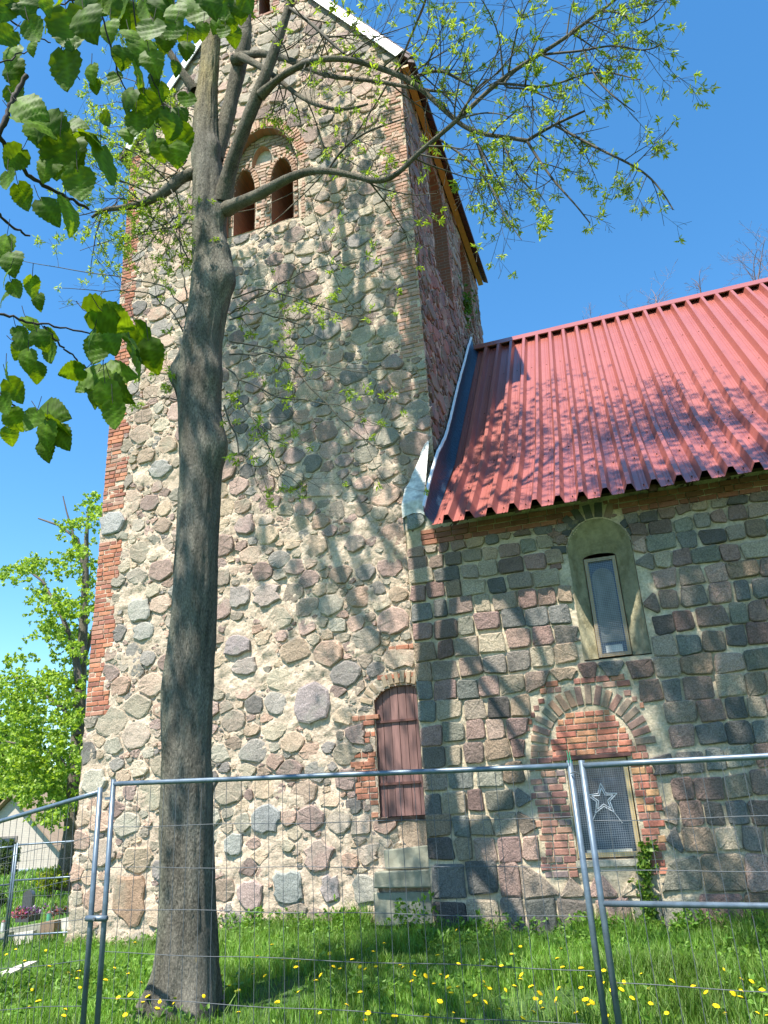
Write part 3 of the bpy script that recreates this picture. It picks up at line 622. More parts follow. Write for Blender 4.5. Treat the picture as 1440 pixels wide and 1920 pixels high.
mb.add(Vv, Fs, (.30, .27, .17)); mb.build('window_niche', M_PLASTER, nave, True)
def window(fr, a0, a1, z0, z1, d, bar, wires, name, lbl, colr, gcol=(.02, .03, .045)):
    w = MB(); w.box((0, 0, 0), (1, 1, 1), colr, lambda p: fr.P(a0+p[0]*bar, z0+p[2]*(z1-z0), d-p[1]*.05))
    w.box((0, 0, 0), (1, 1, 1), colr, lambda p: fr.P(a1-bar+p[0]*bar, z0+p[2]*(z1-z0), d-p[1]*.05))
    w.box((0, 0, 0), (1, 1, 1), colr, lambda p: fr.P(a0+bar+p[0]*(a1-a0-2*bar), z1-bar+p[2]*bar, d-.002-p[1]*.046))
    w.box((0, 0, 0), (1, 1, 1), colr, lambda p: fr.P(a0+bar+p[0]*(a1-a0-2*bar), z0+p[2]*bar, d-.002-p[1]*.046))
    o = w.build(name, M_WOOD, nave, label=lbl)
    g = MB(); g.box((0, 0, 0), (1, 1, 1), None, lambda p: fr.P(a0+.01+p[0]*(a1-a0-.02), z0+.01+p[2]*(z1-z0-.02), d-.06-p[1]*.01)); g.build('pane', M_GLASS, o)
    wm = MB(); s = wires; rr = .0013
    for a in np.arange(a0+.01, a1-.005, s): wm.box((0, 0, 0), (1, 1, 1), None, lambda p: fr.P(a-rr+p[0]*2*rr, z0+p[2]*(z1-z0), d+.006-p[1]*2*rr))
    for z in np.arange(z0+.01, z1-.005, s): wm.box((0, 0, 0), (1, 1, 1), None, lambda p: fr.P(a0+p[0]*(a1-a0), z-rr+p[2]*2*rr, d+.009-p[1]*2*rr))
    wm.build('wire_mesh', M_WIREB, o, kind='stuff'); return o
M_WIREB = plain('bright_wire', (.26, .29, .34), .5, .2, .1, 30)
win1 = window(FN, -.46, -.01, 3.41, 4.87, -.24, .05, .026, 'window_frame', 'narrow weathered frame of the tall slit window', (.40, .29, .16))
mb = MB()
V = [(-.235+.155*math.cos(t), 0, 4.55+.17*math.sin(t)) for t in np.linspace(0, math.pi, 12)]+[(-.39, 0, 3.62), (-.08, 0, 3.62)]
mb.add([(x, NY+.285, z) for x, y, z in V]+[(x, NY+.295, z) for x, y, z in V], [tuple(range(14)), tuple(range(27, 13, -1))], (.16, .17, .16)); mb.build('old_glazing', attr_mat('dusty_glass', rough=.35, fine=8, bs=.3, stretch=(1, 1, .4)), win1)
mb = MB(); mb.box((-.35, NY+.262, 3.47), (-.12, NY+.29, 3.57), (.7, .7, .68)); mb.build('pale_packing', M_WHITE_PLASTER, win1)
win2 = window(FN, -1.10, -.31, .845, 2.045, -.02, .055, .027, 'window_frame', 'pale yellow wooden frame of the low window, star behind its wire mesh', (.68, .48, .22))
mb = MB(); reveal(FN, (-1.115, -.295, 2.06, 2.075, .83), .0, -.15, mb, (.4, .35, .27)); mb.build('window_jamb', M_MORTAR2, nave)
mb = MB(); mb.box((-1.27, NY-.05, 2.055), (-.24, NY+.03, 2.10)); mb.build('steel_lintel', M_IRON, nave)
mb = MB(); mb.box((-.99, NY+.045, .90), (-.42, NY+.078, .935), (.6, .58, .5)); mb.build('inner_sill', M_WOOD, win2)
def star_pts(R, r, cx, cz): return [(cx+(R if k % 2 == 0 else r)*math.sin(k*math.pi/5), cz+(R if k % 2 == 0 else r)*math.cos(k*math.pi/5)) for k in range(10)]
star = thing('star_decoration', (-.69, NY+.06, 1.36), 'white open five-pointed star hanging inside the low window', 'star decoration')
mb = MB()
for R, r in ((.20, .088), (.145, .060)):
    P = star_pts(R, r, -.69, 1.54); P.append(P[0])
    for p, q in zip(P[:-1], P[1:]): mb.tube([(p[0], NY+.064, p[1]), (q[0], NY+.064, q[1])], .0065, 6)
for s in (-1, 1):
    mb.tube([(-.69+s*.12, NY+.066, 1.37), (-.69+s*.20, NY+.066, 1.24)], .004, 5)
mb.build('star_outline', plain('white_plastic', (.85, .86, .88), .4), star)

# roof sheets
EV = (10.40, 5.50); KK = (12.50, 7.33); RG = (17.15, 12.60)
RX0 = -2.53; PITCH = .328
def prof_pts(x0, nr):
    pts = []
    for k in range(nr):
        x = x0+k*PITCH
        pts += [(x, 0), (x+.075, 0), (x+.080, .006), (x+.088, .006), (x+.093, 0), (x+.125, 0), (x+.130, .006), (x+.138, .006), (x+.143, 0), (x+.165, 0), (x+.215, .125), (x+.278, .125)]
    pts += [(x0+nr*PITCH, 0), (x0+nr*PITCH+.02, 0)]; return pts
def sheet(x0, nr, A, B, lift, name='roof_sheet'):
    mb = MB(); A = np.array(A); B = np.array(B); t = (B-A)/np.linalg.norm(B-A); nrm = np.array([-t[1], t[0]])
    pr = prof_pts(x0, nr); V = []
    for q in (A, (A+B)/2, B):
        for x, h in pr: p = q+nrm*(h+lift); V.append((x, p[0], p[1]))
    for q in (A, (A+B)/2, B):
        for x, h in pr: p = q+nrm*(h+lift-.003); V.append((x, p[0], p[1]))
    n = len(pr); Fs = []
    for r_ in range(2):
        for k in range(n-1):
            Fs.append((r_*n+k, r_*n+k+1, (r_+1)*n+k+1, (r_+1)*n+k)); Fs.append(((r_+3)*n+k, (r_+4)*n+k, (r_+4)*n+k+1, (r_+3)*n+k+1))
    for k in range(n-1): Fs.append((k, 3*n+k, 3*n+k+1, k+1)); Fs.append((2*n+k, 2*n+k+1, 5*n+k+1, 5*n+k))
    for k in (0, n-1):
        for r_ in range(2): Fs.append((r_*n+k, (r_+1)*n+k, (r_+4)*n+k, (r_+3)*n+k))
    mb.add(V, Fs); return mb.build(name, M_ROOF, nave)
def lerp(A, B, t): return (A[0]+(B[0]-A[0])*t, A[1]+(B[1]-A[1])*t)
k = 0
for x0 in np.arange(RX0, 9.0, 3*PITCH):
    sheet(x0, 3, EV, lerp(KK, RG, -.0), .0+.004*(k % 2)); sheet(x0, 3, lerp(KK, RG, -.02), RG, .012+.004*(k % 2)); k += 1
mb = MB(); rsc = random.Random(9)
for x in np.arange(RX0+.045, 6, PITCH):
    for (A_, B_), tt in (((EV, KK), .06), ((EV, KK), .5), ((EV, KK), .96), ((KK, RG), .33), ((KK, RG), .66), ((KK, RG), .95)):
        p_ = lerp(A_, B_, tt+rsc.uniform(-.004, .004)); dv = np.array([B_[0]-A_[0], B_[1]-A_[1]]); dv /= np.linalg.norm(dv); nv = np.array([-dv[1], dv[0]])
        q_ = np.array(p_)+nv*.012; xx = x+.06+rsc.uniform(-.01, .01); mb.tube([(xx, *(q_-nv*.008)), (xx, *(q_+nv*.014))], .010, 6)
mb.build('roof_screws', M_IRON, nave, kind='stuff')
mb = MB()    # back slope
mb.add([(RX0, RG[0], RG[1]+.05), (9.6, RG[0], RG[1]+.05), (9.6, 24.0, 5.4), (RX0, 24.0, 5.4)], [(0, 1, 2, 3)]); mb.build('back_roof', M_ROOF, nave)
t = np.array([RG[0]-KK[0], RG[1]-KK[1]]); t /= np.linalg.norm(t); nr = np.array([-t[1], t[0]])
for i, x0 in enumerate(np.arange(RX0-.12, 9.5, 2.05)):    # ridge capping in lengths
    mb = MB(); e = .003*(i % 2); x1 = x0+2.08
    a = np.array(RG)-t*.24+nr*(.142+e); b = np.array(RG)+nr*(.142+e)+t*.09; cpt = np.array([b[0]+.24, b[1]-.26])
    lip = a-nr*.02
    V = [(x, *q) for x in (x0, x1) for q in (lip, a, b, cpt)]
    V += [(x, *(q-np.array([0, .004]))) for x in (x0, x1) for q in (lip, a, b, cpt)]
    mb.add(V, [(0, 4, 5, 1), (1, 5, 6, 2), (2, 6, 7, 3), (8, 9, 13, 12), (9, 10, 14, 13), (10, 11, 15, 14), (0, 1, 9, 8), (1, 2, 10, 9), (2, 3, 11, 10)]); mb.build('ridge_cap', M_ROOF, nave)
mb = MB()   # dark boarding under the sheets, wall plate and rafters ends
P3 = [(x, q[0], q[1]-.035) for q in (lerp(EV, KK, .07), KK, RG) for x in (RX0+.02, 9.3)]
mb.add(P3, [(0, 2, 3, 1), (2, 4, 5, 3)]); mb.build('roof_lining', M_DARK, nave)
mb = MB(); mb.box((NX0+.1, NY+.02, 5.66), (9.2, NY+.3, 5.78), (.10, .06, .04)); mb.build('wall_plate', M_WOOD, nave)
for x in np.arange(-2.2, 9, .95):
    mb = MB(); mb.add([(x-.05, 10.55, 5.52), (x+.05, 10.55, 5.52), (x+.05, 11.3, 6.14), (x-.05, 11.3, 6.14), (x-.05, 10.55, 5.61), (x+.05, 10.55, 5.61), (x+.05, 11.3, 6.24), (x-.05, 11.3, 6.24)], [(0, 3, 2, 1), (4, 5, 6, 7), (0, 1, 5, 4), (1, 2, 6, 5), (2, 3, 7, 6), (3, 0, 4, 7)], (.13, .07, .045)); mb.build('rafter', M_WOOD, nave)
# upstand of dark membrane along the tower, pale flashing on its top edge
fl = [(10.42, 5.50, .36), (11.0, 6.0, .54), (11.75, 6.70, .62), (12.5, 7.36, .62), (13.8, 8.83, .6), (15.0, 10.20, .6), (16.3, 11.65, .6), (17.0, 12.45, .5)]
mb = MB(); V = []; nsb = 60; ys = np.linspace(10.42, 17.0, nsb); rz = np.interp(ys, [q[0] for q in fl], [q[1] for q in fl]); up = np.interp(ys, [q[0] for q in fl], [q[2] for q in fl])
rj = random.Random(3); wv = [rj.uniform(-.012, .012)+.02*math.sin(y*2.3) for y in ys]
for y, z, u, w_ in zip(ys, rz, up, wv):
    V += [(RX0+.02, y, z+.02), (RX0-.02, y, z+.05+abs(w_)), (TX1+.10, y, z+.2+w_), (TX1+.085+w_*.4, y, z+u*.7), (TX1+.08, y, z+u+w_)]
mb.add(V, [(i*5+k, i*5+k+1, i*5+k+6, i*5+k+5) for i in range(nsb-1) for k in range(4)]); mb.build('membrane_upstand', M_MEMB, nave, True)
mb = MB()
for i in range(nsb-1):
    y0, y1 = ys[i], ys[i+1]; za, zb_ = rz[i]+up[i]+wv[i], rz[i+1]+up[i+1]+wv[i+1]
    mb.add([(TX1+.092, y0, za-.01), (TX1+.092, y1, zb_-.01), (TX1+.06, y1, zb_+.012), (TX1+.06, y0, za+.012), (TX1+.098, y0, za-.05), (TX1+.098, y1, zb_-.05)], [(0, 1, 2, 3), (4, 5, 1, 0)])
mb.build('flashing', M_WHITE, nave)
mb = MB(); r = random.Random(5)   # white plastered shoulder of the gable wall
ga, gb = 7, 9; V = []
for j in range(gb):
    t = j/(gb-1); y = 10.96+t*.80; zc = 6.12+t*1.50
    for i in range(ga):
        s = i/(ga-1); xl = NX0-.02+.28*t**1.5+(.03*r.uniform(-1, 1) if 0 < j < gb-1 else 0); x = xl+(TX1-.05-xl)*s; V.append((x, y, zc+.04*math.sin(s*3)+r.uniform(-.02, .02)-.10*(1-s)*t))
mb.add(V, [(j*ga+i, j*ga+i+1, (j+1)*ga+i+1, (j+1)*ga+i) for j in range(gb-1) for i in range(ga-1)], (.80, .79, .72))
V2 = [V[i] for i in range(ga)]+[(V[i][0], V[i][1], V[i][2]-.22) for i in range(ga)]; mb.add(V2, [(i+1, i, ga+i, ga+i+1) for i in range(ga-1)], (.80, .79, .72))
V2 = [V[j*ga] for j in range(gb)]+[(V[j*ga][0]+.01, V[j*ga][1], V[j*ga][2]-.5) for j in range(gb)]; mb.add(V2, [(i, i+1, gb+i+1, gb+i) for i in range(gb-1)], (.80, .79, .72))
mb.build('plaster_shoulder', M_SHOULDER, nave, True)
mb = MB(); mb.box((NX0, NY+.012, 5.7), (TX1+.06, NY+.45, 6.2), (.42, .4, .33)); mb.build('gable_shoulder', M_MORTAR2, nave)
sh = [blob(FN, -2.93, 5.83, .17, .13, (.27, .28, .26), 71, ex=4, h=.03)]
place_pieces(sh, stone_geo, lambda s: s[5], 'granite_block', 'x', M_ASHLAR, nave)

# ------------------------------------------------------------------ mobile fences
def px_poly(pts, Y): return [on_y(x, y, Y) for x, y in pts]
def fence_panel(label, A, B, group, post_r=.021, extra=None, top_l=None, wires_z=None, sp=.118, lowrail=None, bow=0, lean=0, top_over=.0, wr=.0023):
    """A, B: (x, y, ztop, zbottom) of the end posts"""
    t = thing('mobile_fence', (A[0], A[1], g1(A[0], A[1])), label, 'fence', group)
    A, B = np.array(A, float), np.array(B, float)
    for P in (A, B):
        mb = MB(); mb.tube([(P[0], P[1], P[3]), (P[0], P[1], P[2]+.015)], post_r, 14); mb.build('post', M_STEEL, t, True)
    def L(s, z0): p = A+(B-A)*s; return (p[0], p[1], z0)
    def top(s): return A[2]+(B[2]-A[2])*s - bow*math.sin(s*math.pi)
    mb = MB(); mb.tube([L(s, top(s)-.02) for s in np.linspace(0, 1, 9)], post_r*.92, 12); mb.build('top_rail', M_STEEL, t, True)
    if lowrail:
        for zr in lowrail: mb = MB(); mb.tube([L(s, A[2]+(B[2]-A[2])*s+zr) for s in (0, .5, 1)], post_r*.9, 10); mb.build('rail', M_STEEL, t, True)
    ln = math.hypot(B[0]-A[0], B[1]-A[1]); n = int(ln/sp); r = random.Random(int(ln*100))
    for k in range(1, n+1):
        s = k*sp/ln
        if s > .985: break
        zb = A[3]+(B[3]-A[3])*s+.06; p = L(s, 0); mb = MB(); j = r.uniform(-.006, .006)
        pts = [(p[0]+j*math.sin(q*5+k)+j*q, p[1]+.012+.004*math.sin(q*9+k), zb+(top(s)-.03-zb)*q) for q in np.linspace(0, 1, 9)]
        mb.tube(pts, wr, 5, cap=False); mb.build('wire', M_WIRE, t, True)
    for zz in wires_z:
        mb = MB(); pts = [(*L(s, 0)[:2], A[2]+(B[2]-A[2])*s+zz+.005*math.sin(s*17+zz*9)) for s in np.linspace(0, 1, 20)]
        pts = [(x, y+.006, z) for x, y, z in pts]; mb.tube(pts, wr*1.15, 5, cap=False); mb.build('wire', M_WIRE, t, True)
    return t
YF = 5.6
pL, pL2 = on_y(213, 1465, YF), on_y(178, 1912, YF); pR = on_y(1068, 1430, YF); pQ = on_y(1091, 1430, YF); pS = on_y(188, 1480, YF)
wz = [on_y(640, y, YF)[2]-on_y(640, 1447, YF)[2] for y in (1541, 1626, 1712, 1802, 1896)]; wz += [wz[-1]-.28, wz[-1]-.56]
G_F = 'mobile wire fence panels'
fence_panel('long steel mesh fence panel in front of the tree and tower', (pL[0], YF, pL[2], g1(pL[0], YF)+.02), (pR[0], YF, pR[2], g1(pR[0], YF)+.02), G_F, wires_z=wz)
e = on_y(1440, 1427, YF)
fence_panel('steel mesh fence panel with a middle rail before the nave wall', (pQ[0], YF-.02, pQ[2]-.0, g1(pQ[0], YF)+.02), (pQ[0]+3.5, YF-.35, e[2]+.0, g1(3, YF)+.02), G_F, wires_z=[w-.02 for w in wz[:2]]+[wz[3]-.06]+wz[4:], lowrail=[-.86], sp=.125)
dl = np.array([-3.35, 1.15]); pE = (pS[0]+dl[0], YF+dl[1])
ez = on_y(0, 1540, YF+1.35)
fence_panel('bent steel mesh fence panel left of the tree, running back towards the graves', (pS[0], YF, pS[2], g1(pS[0], YF)+.0), (pE[0], pE[1], 1.50, g1(*pE)-.15), G_F, wires_z=[w for w in wz[:5]], bow=.0)
clamp = thing('fence_clamp', (pL[0]-.06, YF, .8), 'steel clamp holding the two fence posts together beside the tree', 'clamp')
c1 = on_y(162, 1722, YF-.03); c2 = on_y(200, 1722, YF-.03); mb = MB(); mb.tube([c1, c2], .022, 12); mb.build('clamp_band', M_STEEL, clamp, True)
mb = MB(); mm = (c1+c2)/2; mb.tube([mm+(0, -.035, 0), mm+(0, .03, 0)], .012, 6); mb.build('clamp_bolt', M_WIRE, clamp)
brk = thing('fence_bracket', tuple(on_y(202, 1497, YF)), 'small steel bracket between the two left fence posts near their top', 'bracket')
b1 = on_y(197, 1496, YF); b2 = on_y(211, 1497, YF); mb = MB(); mb.box(tuple(b1+(-.0, -.006, -.015)), tuple(b2+(0, .006, .013))); mb.build('bracket_plate', M_STEEL, brk)
tie = thing('wire_tie', tuple(pR), 'thin green wire tied round the top of the right fence post', 'wire tie')
q = on_y(1069, 1425, YF); mb = MB(); g = plain('green_wire', (.05, .30, .16), .5)
mb.tube([q+(-.01, -.03, -.02), q+(-.008, -.03, .03), q+(-.012, -.03, .06)], .003, 5); mb.tube([q+(.008, -.03, -.02), q+(.004, -.03, .03), q+(.008, -.03, .055)], .003, 5); mb.build('tie_end', g, tie)
q2 = on_y(1078, 1451, YF-.03); mb = MB(); mb.tube([q2+(-.03, 0, .005), q2+(0, -.01, .012), q2+(.03, 0, -.005), q2+(.035, .01, -.02)], .004, 6); mb.build('tie_loop', M_WIRE, tie)
FA = on_y(33, 1582, 12.4); FB = on_y(33, 1765, 12.4); zb = FB[2]
fence_panel('far steel fence panel behind the left fence, reaching the tower corner', (FA[0], 12.4, FA[2], zb-.15), (TX0-.05, 12.9, on_y(138, 1574, 12.9)[2], on_y(129, 1730, 12.9)[2]-.15), G_F, post_r=.017, wires_z=[-.3, -.9, -1.2], lowrail=[-.62, -1.52], sp=.13)
FC = on_y(-60, 1597, 11.9)
fence_panel('farthest left steel fence panel beside the gravestone', (FC[0]-1.2, 11.7, FC[2]-.03, zb-.3), (FA[0]-.05, 12.4, FA[2]-.02, zb-.15), G_F, post_r=.017, wires_z=[-.3, -.9, -1.2], lowrail=[-.66, -1.54], sp=.13)

# ------------------------------------------------------------------ trees
class Tubes:
    """many thin tubes in one mesh"""
    def __init__(s): s.V = []; s.F = []; s.n = 0
    def add(s, pts, rad, seg=5):
        V, Fs = tube_geo(pts, rad, seg, False); s.V += V; s.F += [tuple(i+s.n for i in f) for f in Fs]; s.n += len(V)
    def build(s, name, mat, parent, col, kind=None, smooth=True, label=None):
        V = np.array(s.V)-base(parent); return link(name, setmesh(name, V, np.array(s.F), mat, smooth, np.array(col)), parent, kind=kind, label=label)
def unit(v): return v/(np.linalg.norm(v)+1e-9)
TIPS = []
def twig(T, p, d, L, r0, lev, R, tips, droop=-.15, wander=.35, seg=5, kids=3, minr=.0022):
    n = max(4, int(L/.12)); n = min(n, 12); pts = [p.copy()]; d = unit(d); step = L/n; acc = np.zeros(3)
    for i in range(n):
        acc = acc*.6+R.normal(0, wander*.28, 3); d = unit(d+acc*.5+np.array([0, 0, droop*(1 if i < n*.55 else -1.6)])*.35)
        pts.append(pts[-1]+d*step)
    rr = np.linspace(r0, max(r0*.35, minr), n+1); T.add(pts, rr, seg)
    if lev > 0:
        for k in range(kids):
            i = int(R.integers(max(1, n//4), n)); dd = unit(pts[min(i+1, n)]-pts[i]); o = unit(np.cross(dd, R.normal(0, 1, 3)))
            twig(T, pts[i], unit(dd*.65+o*R.uniform(.5, .95)), L*R.uniform(.4, .7), rr[i]*.62, lev-1, R, tips, droop, wander, 4, kids, minr)
    tips.append((pts[-1], d)); 
    for i in range(2, n, 2):
        if R.random() < .16: tips.append((pts[i], unit(d+R.normal(0, .8, 3))))
def leaflets(tips, R, nl, size, cols, spread=.9, droop=-.1, width=.34, parent=None, name='leaves', mat=None, kind='stuff', label=None):
    P = np.repeat(np.array([t[0] for t in tips]), nl, 0); D0 = np.repeat(np.array([t[1] for t in tips]), nl, 0); n = len(P)
    D = D0*.5+R.normal(0, spread, (n, 3)); D[:, 2] += droop; D /= np.linalg.norm(D, axis=1)[:, None]
    W = np.cross(D, R.normal(0, 1, (n, 3))); W /= np.linalg.norm(W, axis=1)[:, None]; Nn = np.cross(D, W)
    s = (size*R.uniform(.6, 1.25, n))[:, None]; B = P+R.normal(0, .012, (n, 3))
    V = np.stack([B, B+D*s*.5+W*s*width*.5+Nn*s*.08, B+D*s-Nn*s*.12, B+D*s*.5-W*s*width*.5+Nn*s*.08], 1).reshape(-1, 3)
    i = np.arange(n)*4; Fs = np.concatenate([np.stack([i, i+1, i+2], 1), np.stack([i, i+2, i+3], 1)])
    c = np.array(cols)[R.integers(len(cols), size=n)]*R.uniform(.8, 1.2, n)[:, None]; c = np.repeat(c, 4, 0)
    o0 = base(parent) if parent is not None else 0
    return link(name, setmesh(name, V-o0, Fs, mat or M_LEAF, False, c), parent, kind=kind, label=label)
YT_ = 6.85
tb = on_y(340, 1880, YT_)
tree = thing('maple_tree', (float(tb[0]), YT_, g1(tb[0], YT_)), 'old knobbly tree with a thick grey trunk and sparse young leaves, standing behind the fence', 'tree')
TR = [(325, 1935, 190), (330, 1900, 172), (345, 1850, 134), (352, 1780, 114), (352, 1700, 103), (350, 1600, 98), (350, 1500, 95), (350, 1400, 94), (354, 1300, 94), (362, 1200, 88), (368, 1100, 84), (371, 1000, 83), (376, 900, 82), (377, 820, 84), (373, 740, 84), (379, 650, 78), (392, 560, 74), (394, 480, 66), (392, 410, 66), (391, 340, 62), (386, 280, 56), (386, 200, 46), (390, 150, 38), (395, 100, 36), (396, 60, 35), (394, 10, 32), (388, -60, 28), (380, -130, 24)]
ctr = []; rad = []
for x, y, w in TR:
    p = on_y(x, y, YT_); ctr.append(p); rad.append(w/2*depth(p)/F_PX*(.93 if y < 1500 else 1.0))
ctr = np.array(ctr); rad = np.array(rad); zt_ = ctr[:, 2]
zs_ = np.linspace(zt_[0], zt_[-1], 330); K = 56; th = np.linspace(0, 2*math.pi, K, endpoint=False)
cx = np.interp(zs_, zt_, ctr[:, 0]); rr = np.interp(zs_, zt_, rad)
rr = np.convolve(np.pad(rr, 4, 'edge'), np.ones(9)/9, 'valid'); cx = np.convolve(np.pad(cx, 4, 'edge'), np.ones(9)/9, 'valid')
TH, Z = np.meshgrid(th, zs_); Rm = rr[:, None]*np.ones_like(TH)
def burl(px, py, ang, size, h):
    global Rm
    z0 = on_y(px, py, YT_)[2]; da = np.angle(np.exp(1j*(TH-math.radians(ang)))); Rm = Rm+1.5*h*np.exp(-(da/(size*2.6))**2-((Z-z0)/size)**2)
for b in ((428, 832, -12, .26, .085), (318, 708, 190, .22, .10), (430, 700, -20, .25, .05), (438, 520, -10, .28, .10), (432, 470, -8, .2, .05), (430, 395, -15, .16, .06), (310, 1290, 185, .5, .03), (400, 1010, -70, .3, .02), (360, 1110, -90, .4, .03), (350, 655, -100, .2, .03), (350, 280, 185, .2, .02), (415, 280, -30, .18, .05)): burl(*b)
low = np.clip((1.0-(Z-zs_[0]))/1.0, 0, 1)**2
Rm = Rm*(1+.24*low*np.cos(TH*4+1.9)+.08*low*np.cos(TH*9))
Rm = Rm*(1+.022*fbm(TH*3.2+20, Z*2, 1.0, 91)*2)+.012*fbm(np.cos(TH)*9+30, Z*3+np.sin(TH)*9, 1.6, 93, 3)
cr_ = np.sin(TH*26+6*fbm(TH*2+9, Z*1.5, 1, 95)); Rm = Rm+.006*np.abs(cr_)**.5*np.sign(cr_)*(1-.3*low)+.010*fbm(TH*6.4+11, Z*1.3, 1.6, 191, 4)
V = np.stack([cx[:, None]+Rm*np.cos(TH), YT_+Rm*np.sin(TH), Z+0*TH], -1).reshape(-1, 3)
i = np.arange(len(zs_)*K).reshape(len(zs_), K); Q = np.stack([i[:-1], np.roll(i[:-1], -1, 1), np.roll(i[1:], -1, 1), i[1:]], -1).reshape(-1, 4)
cc = np.array([.150, .137, .110])[None]*(1+.5*fbm(TH.ravel()*3, Z.ravel(), 1.4, 97))[:, None]
up_ = np.clip((Z.ravel()-10.2)/1.2, 0, 1)[:, None]*np.clip(.6+.8*fbm(TH.ravel()*2, Z.ravel()*2, 1, 99), 0, 1)[:, None]; cc = cc*(1-up_)+up_*np.array([.30, .24, .12])
gr_ = (np.clip(-np.cos(TH.ravel())-.1, 0, 1)*.55)[:, None]; cc = cc*(1-gr_)+gr_*np.array([.13, .145, .085])
link('trunk', setmesh('trunk', V-base(tree), Q, M_BARK, True, cc), tree)
mb = MB(); cp_ = [(V[-K+k]) for k in range(K)]; mb.add(cp_, [tuple(range(K))], (.12, .09, .06)); mb.build('broken_top', M_BARK, tree)
R = np.random.default_rng(21)
